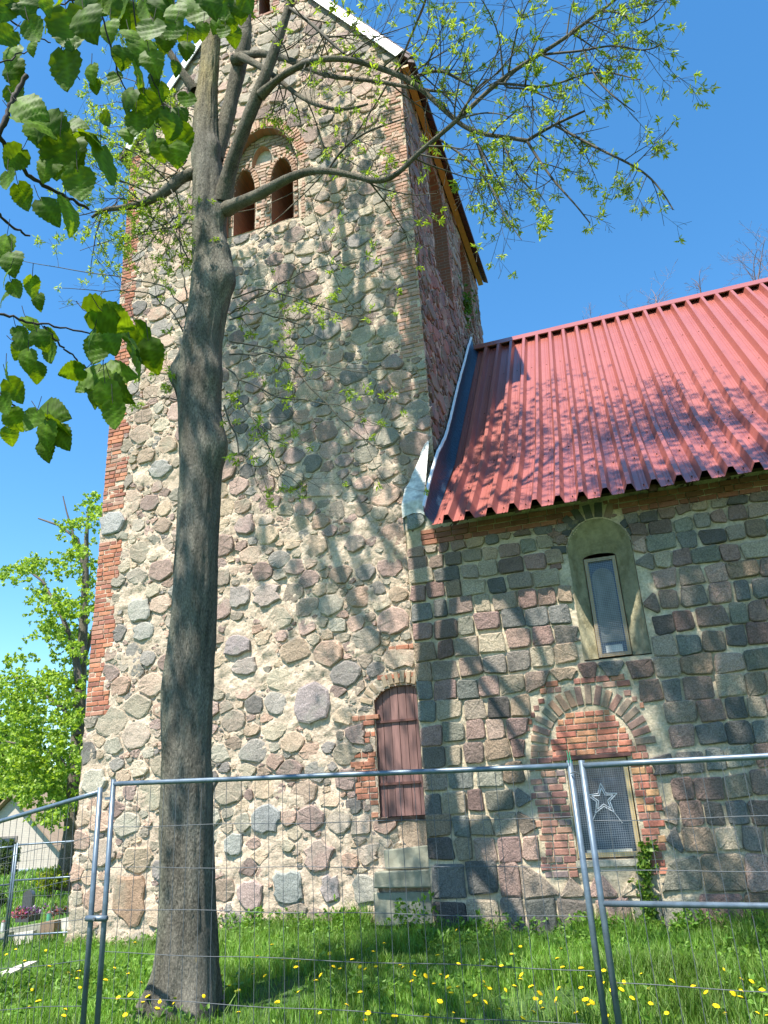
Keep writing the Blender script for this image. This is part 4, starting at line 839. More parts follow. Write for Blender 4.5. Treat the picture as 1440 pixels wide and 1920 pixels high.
LIMBS = [  # (px, py, Y depth, width px) ... main limbs and the larger branches
 [(418, 380, 6.8, 34), (424, 330, 6.7, 30), (438, 280, 6.6, 26), (462, 225, 6.5, 25), (488, 180, 6.45, 27), (500, 135, 6.4, 22), (515, 90, 6.4, 20), (533, 45, 6.4, 19), (548, 0, 6.4, 18), (560, -70, 6.4, 16), (575, -170, 6.5, 13), (600, -300, 6.6, 9)],
 [(488, 180, 6.45, 22), (512, 155, 6.4, 17), (545, 130, 6.3, 15), (590, 113, 6.2, 14), (640, 107, 6.2, 13), (700, 122, 6.3, 13), (745, 140, 6.4, 13), (775, 152, 6.4, 13), (810, 185, 6.5, 12), (850, 222, 6.5, 11), (885, 250, 6.5, 10), (935, 255, 6.5, 9), (988, 264, 6.5, 9)],
 [(988, 264, 6.5, 8), (1030, 238, 6.4, 7), (1096, 208, 6.4, 5)], [(1040, 235, 6.4, 5), (1090, 262, 6.4, 6), (1148, 292, 6.3, 5), (1200, 315, 6.3, 5), (1232, 342, 6.3, 4), (1262, 393, 6.3, 3)],
 [(988, 264, 6.5, 7), (1010, 300, 6.5, 6), (1048, 352, 6.4, 5), (1070, 372, 6.4, 4), (1106, 418, 6.4, 3)],
 [(426, 392, 6.8, 30), (450, 380, 6.6, 24), (480, 368, 6.4, 22), (520, 345, 6.2, 20), (560, 324, 6.1, 18), (600, 318, 6.0, 15), (650, 325, 6.0, 13), (700, 341, 6.0, 13), (732, 345, 6.0, 13), (748, 322, 6.0, 11), (790, 282, 6.0, 11), (850, 232, 5.9, 10), (880, 205, 5.9, 10), (930, 155, 5.9, 10), (985, 118, 5.9, 9), (1045, 82, 5.8, 8), (1092, 48, 5.8, 7), (1128, 18, 5.8, 6), (1170, -10, 5.8, 5), (1210, -60, 5.8, 3)],
 [(1128, 20, 5.8, 5), (1170, 24, 5.8, 4), (1200, 50, 5.7, 4), (1228, 30, 5.7, 3), (1250, 0, 5.7, 2)], [(1020, 102, 5.9, 6), (1060, 98, 5.8, 5), (1100, 95, 5.8, 5), (1140, 84, 5.8, 4), (1185, 90, 5.7, 4), (1215, 100, 5.7, 3), (1240, 82, 5.7, 3)],
 [(1096, 97, 5.8, 4), (1110, 138, 5.8, 4), (1145, 178, 5.7, 4), (1190, 210, 5.7, 2)], [(980, 122, 5.9, 5), (930, 165, 5.9, 5), (1000, 165, 5.8, 4), (1030, 190, 5.8, 3), (1045, 192, 5.8, 2)],
 [(930, 156, 5.9, 6), (985, 160, 5.8, 6), (1030, 168, 5.8, 5), (1080, 140, 5.8, 4), (1130, 132, 5.8, 4), (1200, 150, 5.7, 2)],
 [(440, 115, 6.9, 26), (475, 98, 6.8, 17), (510, 103, 6.7, 15), (560, 118, 6.6, 13), (600, 140, 6.6, 11), (650, 148, 6.6, 10), (700, 150, 6.6, 9), (770, 165, 6.6, 8), (850, 175, 6.5, 5)],
 [(450, 105, 6.8, 18), (490, 125, 6.6, 14), (530, 155, 6.5, 11), (565, 185, 6.4, 9), (610, 205, 6.4, 8), (655, 208, 6.4, 7), (690, 195, 6.4, 5)],
 [(405, 300, 6.9, 30), (420, 240, 7.0, 30), (437, 180, 7.0, 28), (450, 120, 7.0, 30), (462, 60, 7.0, 26), (472, 0, 7.0, 24), (480, -90, 7.0, 20), (490, -220, 7.0, 14), (500, -380, 7.0, 8)],
 [(372, 325, 6.8, 26), (345, 328, 6.7, 22), (320, 352, 6.6, 22), (290, 372, 6.5, 18), (262, 384, 6.5, 17), (225, 390, 6.4, 12), (188, 394, 6.4, 9), (172, 408, 6.4, 6)],
 [(364, 170, 6.8, 20), (345, 140, 6.7, 17), (325, 110, 6.6, 15), (308, 82, 6.6, 15), (290, 55, 6.5, 12), (270, 10, 6.5, 9), (255, -60, 6.5, 7)],
 [(535, 10, 6.4, 7), (580, 40, 6.3, 8), (615, 75, 6.3, 7), (645, 100, 6.3, 6)], [(615, 318, 6.0, 5), (640, 280, 6.0, 5), (680, 250, 6.0, 5), (720, 235, 6.0, 4), (765, 220, 6.0, 3)],
 [(855, 225, 6.5, 6), (905, 150, 6.5, 5), (930, 146, 6.5, 5), (905, 155, 6.5, 4)], [(770, 150, 6.4, 8), (815, 126, 6.4, 8), (845, 140, 6.4, 6), (885, 162, 6.4, 5)],
 [(890, 255, 6.5, 5), (905, 290, 6.5, 5), (920, 330, 6.4, 4), (935, 368, 6.4, 3)], [(825, 262, 6.0, 5), (880, 300, 6.0, 5), (915, 340, 6.0, 4), (935, 375, 6.0, 4), (945, 405, 6.0, 3), (978, 450, 6.0, 2)],
 [(940, 262, 6.5, 4), (965, 320, 6.4, 4), (985, 350, 6.4, 3), (1000, 358, 6.4, 2)],
]
EXTRA = [[(-3.35, 6.6, 12.9, .06), (-2.9, 6.8, 14.6, .055), (-2.6, 7.0, 16.6, .045), (-2.3, 7.1, 19.0, .02)], [(-2.9, 6.8, 14.6, .045), (-1.7, 6.9, 16.2, .04), (-.4, 6.9, 17.6, .03), (.7, 6.8, 18.4, .015)]]
EXTRA += [[(-4.9, 7.1, 16.0, .09), (-5.5, 8.0, 17.4, .08), (-5.3, 8.6, 19.0, .07), (-5.7, 8.9, 21.0, .04)], [(-3.9, 6.7, 15.0, .08), (-4.6, 7.6, 16.6, .07), (-4.0, 8.2, 18.2, .06), (-4.3, 8.6, 20.0, .03)], [(-4.9, 7.1, 16.0, .08), (-4.2, 7.3, 17.8, .07), (-4.4, 7.4, 19.5, .06), (-3.9, 7.4, 21.5, .03)], [(-3.9, 6.7, 15.0, .07), (-3.3, 6.5, 16.6, .06), (-3.7, 6.4, 18.6, .05), (-3.2, 6.4, 20.5, .03)], [(-4.15, 7.0, 13.6, .07), (-5.2, 6.9, 14.6, .06), (-6.2, 6.8, 16.6, .05), (-6.5, 6.8, 18.6, .03)]]
LIMBS += [[], [], [], [], [], [], []]
LB = []
UP = {0: [(-3.35, 6.6, 12.9, .10), (-3.9, 6.7, 15.0, .10), (-4.6, 6.8, 17.2, .085), (-4.5, 6.9, 20.0, .06)], 13: [(-4.15, 7.0, 13.6, .13), (-4.9, 7.1, 16.0, .12), (-5.6, 7.2, 18.4, .09), (-5.4, 7.2, 21.5, .06)], 23: [], 24: [], 15: [(-6.1, 6.7, 14.2, .09), (-6.6, 6.8, 15.8, .09), (-7.1, 6.9, 17.5, .08), (-7.6, 7.0, 19.5, .05)]}
for i, Lm in enumerate(LIMBS):
    if i in UP: Lm = [q for q in Lm if q[1] > -75]
    P = [on_y(x, y, Y) for x, y, Y, w in Lm]; rad_ = [w/2*depth(p)/F_PX*(.84 if w < 20 else .94) for p, (x, y, Y, w) in zip(P, Lm)]
    if i >= 23: UP[i] = EXTRA[i-23]
    if i in UP: P += [np.array(q[:3]) for q in UP[i]]; rad_ += [q[3] for q in UP[i]]
    P = np.array(P); s = np.r_[0, np.cumsum(np.linalg.norm(np.diff(P, axis=0), axis=1))]; ss = np.linspace(0, s[-1], max(6, int(s[-1]/.06)))
    k3 = max(1, int(len(ss)/len(P)*.8)); Q3 = np.stack([np.interp(ss, s, P[:, k]) for k in range(3)], 1); ri = np.interp(ss, s, rad_)
    for k in range(3): Q3[:, k] = np.convolve(np.pad(Q3[:, k], k3, 'edge'), np.ones(2*k3+1)/(2*k3+1), 'valid')
    Q3[0] = P[0]; Q3[-1] = P[-1]; ri = ri*(1+R.normal(0, .03, len(ri))); LB.append((Q3, ri))
    T = Tubes(); T.add(Q3, ri, 12 if rad_[0] > .05 else 8)
    c = (.13, .115, .085) if rad_[0] > .03 else (.07, .062, .046); T.build('limb' if rad_[0] > .05 else 'branch', M_BARK if rad_[0] > .03 else M_TWIG, tree, c)
T = Tubes(); tips = []
def sprout(li, n, L, lo=.3, lev=2, dirs=None, wander=.5, droop=-.09, kids=3):
    Q3, ri = LB[li]
    for k in range(n):
        i = int(R.uniform(lo, 1)*(len(Q3)-2)); d = unit(Q3[i+1]-Q3[i]); o = unit(np.cross(d, R.normal(0, 1, 3)))
        if dirs is not None: o = unit(o+np.array(dirs))
        twig(T, Q3[i], unit(d*.5+o*.9), L*R.uniform(.5, 1.2), min(ri[i]*.5, .011), lev, R, tips, droop, wander, 5, kids)
for li, n, L in ((1, 12, 1.0), (2, 5, .5), (3, 10, .45), (4, 6, .5), (5, 17, 1.0), (6, 6, .5), (7, 8, .6), (8, 5, .4), (9, 4, .4), (10, 7, .6), (11, 8, .9), (12, 6, .7), (15, 22, 1.1), (16, 8, .7), (17, 6, .6), (18, 5, .6), (19, 9, .7), (20, 5, .4), (21, 8, .45), (22, 5, .4), (0, 5, .9), (13, 4, .8)): sprout(li, n, L, .35 if li in (0, 5, 13) else .15)
sprout(14, 16, 1.0, .0)
# crown above the frame
for li, n in ((0, 4), (13, 6), (25, 6), (26, 6), (27, 5), (28, 5), (29, 5)): sprout(li, n, 1.9, .5 if li < 20 else .25, 2, (0, 0, .3), .45, .02, 3)
for li, n in ((23, 15), (24, 16)): sprout(li, n, 2.6, .1, 3, (0, 0, .1), .5, .02, 4)
sprout(15, 16, 1.9, .55, 3, (0, 0, .2), .45, 0, 3); sprout(5, 8, 1.5, .8, 2, (0, 0, .6), .4, 0, 3)
# thin shoots from the trunk
SH = [[(345, 330), (300, 300), (250, 280), (190, 270), (140, 260)], [(355, 240), (320, 200), (270, 160), (220, 140), (180, 150)], [(350, 400), (310, 420), (270, 470), (220, 500)], [(350, 300), (310, 340), (250, 350), (200, 330)], [(430, 600), (470, 588), (520, 592), (560, 605), (610, 640)], [(430, 665), (480, 662), (530, 668), (590, 685), (660, 700), (725, 690)], [(425, 735), (460, 760), (500, 830), (520, 880), (575, 920)], [(430, 640), (500, 650), (560, 700), (640, 790), (700, 840), (735, 830)], [(425, 690), (480, 730), (560, 750), (640, 760), (720, 800)], [(355, 610), (340, 560), (300, 530), (240, 520), (170, 512), (90, 500), (20, 480)],
      [(355, 640), (320, 580), (270, 545), (190, 545), (110, 540)], [(345, 760), (320, 745), (290, 745), (250, 750)], [(350, 480), (330, 440), (270, 400), (220, 370), (160, 330)], [(350, 560), (340, 500), (335, 430), (330, 380)], [(430, 590), (480, 560), (540, 520), (600, 500), (690, 480)], [(420, 760), (450, 850), (480, 860), (510, 850)], [(435, 560), (500, 540), (590, 570), (680, 600), (740, 590)],
      [(360, 260), (320, 250), (260, 230), (200, 240)], [(365, 220), (300, 200), (230, 190), (170, 200)], [(360, 420), (300, 430), (240, 440), (150, 470)]]
for i, s_ in enumerate(SH):
    Ys = np.linspace(YT_-.1, YT_+R.uniform(-.5, .4), len(s_)); P = np.array([on_y(x, y, Y) for (x, y), Y in zip(s_, Ys)]); s = np.linspace(0, 1, len(P)); q = np.linspace(0, 1, 16)
    Q3 = np.stack([np.interp(q, s, P[:, k]) for k in range(3)], 1)
    for k in range(3): Q3[1:-1, k] = (Q3[:-2, k]+Q3[1:-1, k]*2+Q3[2:, k])/4
    Q3[1:-1] += R.normal(0, .012, (14, 3)); ri = np.linspace(.011, .004, 16); T.add(Q3, ri, 5); LB.append((Q3, ri)); sprout(len(LB)-1, 6, .55, .15, 2, None, .5, -.1, 2); tips.append((Q3[-1], unit(Q3[-1]-Q3[-2])))
T.build('twigs', M_TWIG, tree, (.075, .068, .048), 'stuff')
YG = [(.33, .46, .05), (.27, .40, .045), (.38, .50, .07), (.22, .34, .05), (.30, .42, .04)]
tips2 = [t for t in tips if R.random() < ((.95 if t[0][0] < -4.75 and t[0][2] > 8.5 else .30) if t[0][2] < 15.5 else (.8 if t[0][0] > -3 else .6))]
dk = [t for t in tips2 if t[0][2] < 15.5]; hi = [t for t in tips2 if t[0][2] >= 15.5]
leaflets([t for t in dk], R, 14, .06, YG, .75, -.1, .30, tree, 'leaves')
leaflets([t for t in hi if t[0][0] < -3], R, 17, .14, YG, 1.0, -.25, .35, tree, 'crown_leaves')
leaflets([t for t in hi if t[0][0] >= -3], R, 9, .095, YG, 1.0, -.25, .35, tree, 'crown_leaves')
print('tips', len(tips), len(hi), 'twig verts', T.n)

# shade trees behind and beside the viewer (they throw the mottled shade on the nave)
def crown_tree(label, x, y, h, crown_c, crown_r, nclump, R, leafsize, cols, trunk_r=.25, nl=12, dens=None, name='lime_tree', cat='tree', group=None, lean=(0, 0), rough=.5, trunkcol=(.13, .11, .085), limbs=9):
    z0 = g1(x, y); t = thing(name, (x, y, z0), label, cat, group); cc = np.array(crown_c, float); cr = np.array(crown_r, float)
    T = Tubes(); top = cc+np.array([0, 0, cr[2]*.55]); q = np.linspace(0, 1, 14)[:, None]; b = np.array([x, y, z0-.1]); mid = np.array([x+(cc[0]-x)*.25, y+(cc[1]-y)*.25, z0+(top[2]-z0)*.5])
    P = (1-q)**2*b+2*q*(1-q)*mid+q*q*top; P[1:-1] += R.normal(0, .03, (12, 3)); T.add(P, np.linspace(trunk_r, trunk_r*.15, 14)*(1+.5*np.exp(-np.arange(14)*1.5)), 12); T.build('trunk', M_BARK, t, trunkcol)
    T = Tubes(); tp = []
    for k in range(limbs):
        i = int(R.integers(5, 12)); tgt = cc+R.normal(0, .42, 3)*cr; d = tgt-P[i]; L = np.linalg.norm(d)
        twig(T, P[i], unit(d), L*R.uniform(.8, 1.1), trunk_r*.22, 2, R, tp, .02, .3, 6, 3, .006)
    T.build('branches', M_TWIG, t, trunkcol, 'stuff')
    pts = []
    while len(pts) < nclump:
        v = R.normal(0, 1, 3); v = v/np.linalg.norm(v)*R.uniform(.35, 1)**.6; p = cc+v*cr*(1+.35*math.sin(v[0]*7+v[2]*5)*math.cos(v[1]*6))
        if dens is not None and R.random() > dens(p): continue
        pts.append(p)
    tp2 = []
    for p in pts:
        cs = R.uniform(.12, .34)
        for k in range(7): tp2.append((p+R.normal(0, cs, 3)*np.array([1, 1, .6]), unit(R.normal(0, 1, 3))))
    leaflets(tp2, R, nl, leafsize, cols, 1.0, -.3, .75, t, 'leaves'); return t
LG = [(.09, .19, .025), (.12, .24, .03), (.07, .15, .02), (.15, .28, .04)]
def shade_d(p):   # thin where the photo's light patches come from
    n_ = float(fbm(p[0]*1.0+7, p[2]*1.0+3, .9, 61, 3)); xw = p[0]+.364*(11-p[1]); zw = p[2]-1.92*(11-p[1])
    for cx_, cz_, rx_, rz_ in ((-.75, 2.4, .62, .55), (-1.7, 3.5, 1.1, 1.15), (1.5, 4.4, .45, .3), (-1.6, .5, .5, .4)):
        if ((xw-cx_)/rx_)**2+((zw-cz_)/rz_)**2 < 1: return 0.0
    return 1.0 if n_ > -.12 else .12
crown_tree('leafy lime tree standing to the right of the viewer, its crown shading the nave wall', 6.2, -1.8, 18, (-.7, 4.0, 16.4), (2.3, 1.2, 2.5), 250, np.random.default_rng(5), .10, LG, .28, 9, shade_d, limbs=14)
print('hi', len(hi))

# ------------------------------------------------------------------ lime branches hanging in from the left, close to the viewer
lime = thing('lime_tree', (-3.3, .2, g1(-3.3, .2)), 'lime tree left of the viewer, its low branches of big heart-shaped leaves hanging into view', 'tree')
R = np.random.default_rng(77)
T = Tubes(); q = np.linspace(0, 1, 14)[:, None]; P = np.array([-3.3, .2, -.1])*(1-q)+np.array([-3.0, .4, 12.0])*q; P[1:] += R.normal(0, .03, (13, 3)); T.add(P, np.linspace(.3, .08, 14), 14); T.build('trunk', M_BARK, lime, (.13, .11, .09))
def leaf_mesh(kind):
    """heart-shaped blade, folded along the midrib, 1 long, tip along +Y"""
    n = 17; m_ = 9; t = np.linspace(0, 1, n)**.9; w = .50*np.sin(np.pi*t**.60)**.75*(1-.10*t); w[0] = .12; w[-1] = 0
    V = []; C_ = []; b0 = np.array([[.075, .15, .010], [.10, .185, .014], [.06, .12, .009]][kind])
    for k in range(n):
        for sd in np.linspace(-1, 1, m_):
            jag = 1+(.06 if k % 2 else -.05)*(abs(sd) > .9)*(0 < k < n-1); x = sd*w[k]*jag; y = t[k]-.12*abs(sd)*math.exp(-k/2.2)
            vein = abs(((y-abs(x)*.75)*7.5) % 1-.5)
            V.append((x, y, -.09*abs(x)+(.06+.02*kind)*math.sin(y*3)-.22*y*y*(.4+.3*kind)+.018*math.sin(k*1.6+sd*5+kind)-.012*(vein > .38)))
            C_.append(b0*(1.55 if abs(sd) < .05 else (1.3 if vein > .38 else .92)))
    Fs = [(k*m_+j, k*m_+j+1, k*m_+m_+j+1, k*m_+m_+j) for k in range(n-1) for j in range(m_-1)]; c = np.array(C_)
    return setmesh('lime_leaf', V, Fs, M_LIME, True, c)
LM = [leaf_mesh(k) for k in range(3)]
tpl = []
for k in range(95):
    v = unit(R.normal(0, 1, 3))*R.uniform(.3, 1)**.6; c_ = np.array([-5.7, 2.0, 13.6])+v*np.array([1.5, 1.2, 3.4])
    for j in range(7): tpl.append((c_+R.normal(0, .25, 3), unit(R.normal(0, 1, 3))))
leaflets(tpl, R, 8, .10, LG, 1.0, -.3, .75, lime, 'crown_leaves', M_LEAF)
TL = Tubes()
for k in range(14):
    a_ = np.array([-3.1+R.normal(0, .05), .35, R.uniform(7, 11.5)]); b_ = np.array([-5.7, 2.0, 13.6])+R.normal(0, .6, 3)*np.array([1.2, 1, 2.6]); m_ = (a_+b_)/2+R.normal(0, .15, 3)
    TL.add(np.array([a_, (a_+m_)/2, m_, (m_+b_)/2, b_]), [.05, .04, .03, .022, .01], 6)
TL.build('limbs', M_TWIG, lime, (.1, .09, .07), 'stuff')
nleaf = [0]
def lime_leaf(p, size, tipdir, face, k):
    y = unit(np.array(tipdir, float)); z = np.array(face, float); z = unit(z-y*(z@y)); x = np.cross(y, z)
    o = bpy.data.objects.new('leaf', LM[k % 3]); COL.objects.link(o); o.parent = lime; b = base(lime)
    Mx = Matrix.Identity(4)
    for i in range(3): Mx[i][0] = x[i]*size*R.uniform(.85, 1.1); Mx[i][1] = y[i]*size; Mx[i][2] = z[i]*size; Mx[i][3] = p[i]-b[i]
    o.matrix_local = Mx; nleaf[0] += 1
def at_d(px, py, d): v = ray(px, py); return EYE+v*(d/(v@CF))
TB = Tubes()
def lime_branch(pts, d0, d1, w0, w1):
    n = len(pts); P = np.array([at_d(x, y, d0+(d1-d0)*i/(n-1)) for i, (x, y) in enumerate(pts)]); s = np.linspace(0, 1, n); q = np.linspace(0, 1, n*5)
    Q3 = np.stack([np.interp(q, s, P[:, k]) for k in range(3)], 1); Q3[1:-1] = (Q3[:-2]+2*Q3[1:-1]+Q3[2:])/4
    Q3[1:-1] += R.normal(0, .0022, (len(Q3)-2, 3)); r = np.linspace(w0, w1, len(Q3))/2*(d0+d1)/2/F_PX*(1+.12*np.sin(np.arange(len(Q3))*1.9)); TB.add(Q3, r, 7); return Q3
lime_branch([(-60, 300), (-10, 262), (12, 215), (26, 180), (50, 142)], 1.9, 2.0, 12, 9)
lime_branch([(-60, 190), (-10, 240), (18, 290), (60, 335), (110, 362), (166, 392)], 1.9, 2.2, 11, 6)
lime_branch([(-60, 380), (-10, 395), (20, 425), (56, 442)], 2.0, 2.2, 7, 4)
lime_branch([(-80, 570), (0, 586), (50, 603), (110, 613), (192, 632)], 1.9, 2.1, 6, 3); lime_branch([(82, 612), (108, 645), (140, 668), (168, 698)], 2.0, 2.1, 4, 3)
lime_branch([(-60, 700), (0, 736), (30, 765), (62, 785), (100, 812)], 2.0, 2.1, 4, 2.5)
lime_branch([(-60, -40), (20, 40), (60, 62), (95, 80)], 2.1, 2.2, 4, 2.5); lime_branch([(-30, 10), (60, 15), (130, 5), (190, -20)], 2.2, 2.2, 4, 3)
lime_branch([(170, -60), (200, 60), (225, 150), (262, 210), (300, 240)], 2.3, 2.4, 4, 2); lime_branch([(240, -60), (260, 80), (300, 180), (330, 260)], 2.5, 2.5, 3, 2)
lime_branch([(330, -50), (380, 10), (420, 50), (440, 70)], 2.6, 2.6, 3, 2); lime_branch([(-50, 130), (20, 110), (60, 90)], 2, 2.1, 4, 2); lime_branch([(130, -50), (140, 40), (110, 90), (150, 150)], 2.0, 2.2, 4, 2)
# each visible leaf: px, py of the blade's middle, length in px, direction the tip points in the picture (degrees, 0 = right, 90 = down)
LV = [(130, 60, 95, 80), (95, 25, 80, 120), (165, 45, 80, 70), (125, 135, 82, 85), (60, 92, 32, 90), (160, 20, 90, 100), (190, 10, 70, 60), (20, 108, 55, 110), (28, 140, 60, 80), (8, 70, 50, 130), (70, 235, 85, 20), (132, 285, 92, 70), (196, 312, 105, 75), (178, 265, 60, 30), (140, 235, 60, 0), (30, 180, 50, 60), (60, 205, 80, 30), (105, 250, 90, 40), (150, 350, 70, 80), (132, 408, 80, 75), (95, 398, 60, 50), (110, 300, 90, 95), (80, 260, 70, 60), (25, 300, 60, 120), (14, 340, 50, 80), (88, 318, 60, 110), (165, 250, 70, -10), (45, 372, 55, 70), (8, 470, 60, 100), (22, 495, 55, 80), (65, 60, 60, 60), (60, 540, 45, 100), (72, 568, 36, 90), (30, 545, 40, 60), (10, 520, 40, 120), (5, 560, 40, 140),
 (196, 590, 80, 10), (222, 602, 70, 30), (240, 628, 85, 40), (272, 640, 75, 60), (258, 678, 80, 70), (285, 672, 70, 80), (182, 660, 62, 95), (205, 640, 62, 60), (168, 638, 50, 120), (133, 697, 52, 170), (225, 700, 70, 0), (178, 735, 72, 110), (160, 722, 50, 140), (205, 755, 78, 80), (225, 735, 70, 50), (215, 780, 60, 80), (190, 710, 70, 20), (80, 640, 46, 60), (95, 665, 46, 70), (60, 610, 46, 50), (40, 630, 40, 60), (30, 735, 56, 60), (52, 680, 50, 90), (70, 700, 44, 80), (35, 660, 40, 120), (12, 700, 40, 80), (100, 775, 70, 10), (112, 800, 66, 20), (88, 820, 64, 90), (86, 845, 50, 85), (60, 790, 50, 110), (30, 790, 50, 60), (115, 820, 60, 50), (10, 760, 50, 60), (20, 820, 40, 80), (45, 640, 40, 0), (100, 630, 36, 30),
 (265, 95, 70, 90), (240, 40, 70, 80), (280, 60, 60, 100), (262, 150, 80, 80), (240, 190, 50, 120), (275, 210, 66, 85), (288, 120, 60, 70), (310, 80, 50, 100), (255, 235, 50, 90), (285, 260, 60, 80), (320, 240, 60, 90), (345, 265, 60, 80), (330, 290, 55, 80), (310, 225, 48, 60), (350, 190, 40, 90), (300, 175, 40, 90), (340, 215, 40, 60), (370, 30, 70, 90), (350, 10, 60, 120), (395, 5, 70, 60), (420, 15, 60, 80), (432, 42, 40, 80), (438, 70, 40, 80), (418, 62, 34, 100), (405, 50, 34, 110), (450, 20, 50, 90), (465, 5, 50, 60), (330, 30, 60, 80), (300, 20, 60, 100), (320, 60, 50, 110), (345, 70, 40, 90), (367, 68, 26, 90), (225, 15, 70, 70), (205, 60, 50, 90), (230, 110, 46, 90), (215, 150, 36, 90), (172, 140, 40, 90), (350, 95, 40, 90), (180, 165, 30, 80), (250, 70, 50, 60), (290, 150, 46, 95), (265, 190, 52, 110), (300, 285, 44, 70), (330, 130, 30, 90), (275, 20, 60, 70), (380, 60, 34, 100), (320, 5, 60, 60), (200, 225, 30, 60), (240, 255, 36, 70), (45, 10, 70, 60), (10, 20, 60, 100), (80, 0, 70, 90)]
for i, (x, y, L, a) in enumerate(LV):
    d = 2.0 if x < 200 or y > 500 else 2.4; d += R.uniform(-.15, .15); size = L*d/F_PX*.92
    c = at_d(x, y, d); a = math.radians(a); t = CR*math.cos(a)-CU*math.sin(a)+CF*R.uniform(-.35, .35); t = unit(t)
    f = unit(np.array([0, 0, 1.0])*R.uniform(.2, .9)-CF*R.uniform(.5, 1.0)*(1 if i % 3 else -1)+R.normal(0, .3, 3))
    b0 = c-t*size*.5; lime_leaf(b0, size, t, f, i)
    TB.add(np.array([b0-t*size*.35+np.array([0, 0, size*.3]), b0-t*size*.12+np.array([0, 0, size*.06]), b0+t*size*.05]), .0011, 4)
TB.build('branches', M_TWIG, lime, (.045, .035, .03), 'stuff')

# ------------------------------------------------------------------ background, left
R = np.random.default_rng(31)
BGc = [(.25, .38, .05), (.31, .46, .06), (.19, .31, .045), (.36, .50, .09)]
p = on_z(128, 1642, -.5); Yb = 21.0
pb = on_y(132, 1640, Yb)
bt = thing('maple_tree', (float(pb[0]), Yb, g1(pb[0], Yb)), 'bright green leafy tree far behind the left edge of the tower', 'tree')
T = Tubes(); spec = [(122, 1665, 54), (128, 1640, 44), (138, 1560, 36), (142, 1480, 32), (145, 1400, 26), (150, 1300, 22), (155, 1200, 17), (160, 1100, 13), (162, 1010, 8), (165, 960, 4)]
def pxlimb(T, L, Y, seg=8): P = np.array([on_y(x, y, Y) for x, y, w in L]); T.add(P, [w/2*depth(p)/F_PX for p, (x, y, w) in zip(P, L)], seg); return P
pxlimb(T, spec, Yb, 12); T.build('trunk', M_BARK, bt, (.13, .115, .09))
T = Tubes(); tp = []
for L in ([(150, 1290, 16), (140, 1220, 12), (118, 1160, 8), (80, 1090, 5), (40, 1060, 3)], [(156, 1180, 10), (160, 1080, 9), (145, 1010, 7), (110, 985, 5), (72, 972, 3)], [(146, 1380, 12), (120, 1330, 9), (80, 1300, 6), (30, 1270, 3)], [(142, 1470, 11), (110, 1420, 8), (60, 1400, 5), (10, 1390, 3)], [(140, 1010, 4), (125, 960, 3), (118, 930, 2)], [(155, 1250, 8), (180, 1160, 6), (200, 1080, 3)]):
    pxlimb(T, L, Yb-R.uniform(-.8, .8), 6)
T.build('branches', M_TWIG, bt, (.10, .085, .07), 'stuff')
cl = []
for (x, y, rx, ry, n) in ((110, 1180, 50, 60, 26), (50, 1420, 70, 110, 60), (130, 1440, 40, 100, 40), (80, 1300, 80, 50, 26), (40, 1340, 50, 50, 16), (160, 1010, 42, 70, 26), (120, 1090, 60, 50, 22), (50, 1080, 45, 36, 16), (30, 1075, 34, 30, 8), (150, 1180, 50, 80, 34), (100, 1180, 30, 30, 8), (170, 960, 22, 36, 12), (90, 1130, 50, 28, 12), (150, 1300, 52, 70, 30), (30, 1300, 55, 55, 30), (90, 1330, 60, 60, 40), (20, 1400, 60, 60, 44), (90, 1430, 60, 55, 44), (40, 1460, 60, 40, 34), (140, 1400, 40, 60, 20), (60, 1255, 50, 28, 12), (110, 1510, 50, 36, 16), (180, 1100, 30, 60, 14), (90, 1540, 30, 30, 6)):
    for k in range(n):
        a = R.uniform(0, 6.28); q = math.sqrt(R.random()); c = on_y(x+rx*q*math.cos(a), y+ry*q*math.sin(a), Yb+R.uniform(-2.2, 2.2))
        for j in range(7): cl.append((c+R.normal(0, .14, 3)*np.array([1, 1, .6]), unit(R.normal(0, 1, 3))))
leaflets(cl, R, 8, .125, BGc, 1.0, -.3, .7, bt, 'leaves')
# pale house beyond the graves
Yh = 34.0; hb = on_y(0, 1655, Yh)
house = thing('house', (-31.0, Yh, g1(-31, Yh)), 'low pale-brick house with a pitched gable, seen through the fence at the left', 'house')
M_HOUSE = brick_tex_mat('pale_brick', (.50, .44, .37), (.45, .39, .33), (.38, .35, .31))
hr = on_y(112, 1632, Yh); ha = on_y(28, 1492, Yh); gz = hr[2]
he = on_y(112, 1592, Yh)[2]
xr, xa = hr[0], ha[0]; xl = xa-(xr-xa); zt = ha[2]; ze = he
mb = MB(); mb.add([(xl, Yh, gz), (xr, Yh, gz), (xr, Yh, ze), (xa, Yh, zt), (xl, Yh, ze)]+[(xl, Yh+9, gz), (xr, Yh+9, gz), (xr, Yh+9, ze), (xa, Yh+9, zt), (xl, Yh+9, ze)], [(0, 1, 2, 3, 4), (9, 8, 7, 6, 5), (1, 6, 7, 2), (0, 4, 9, 5)]); mb.build('wall', M_HOUSE, house)
for sg in (-1, 1):
    xe = xa+sg*(xr-xa+.15); zz = ze-.15*(zt-ze)/(xr-xa)
    mb = MB(); mb.add([(xe, Yh-.35, zz), (xa, Yh-.35, zt+.05), (xa, Yh+9.3, zt+.05), (xe, Yh+9.3, zz), (xe, Yh-.35, zz+.10), (xa, Yh-.35, zt+.15), (xa, Yh+9.3, zt+.15), (xe, Yh+9.3, zz+.10)], [(0, 1, 2, 3), (4, 7, 6, 5), (0, 4, 5, 1), (1, 5, 6, 2), (2, 6, 7, 3), (3, 7, 4, 0)], (.30, .22, .15)); mb.build('roof', attr_mat('house_roof', rough=.8), house)
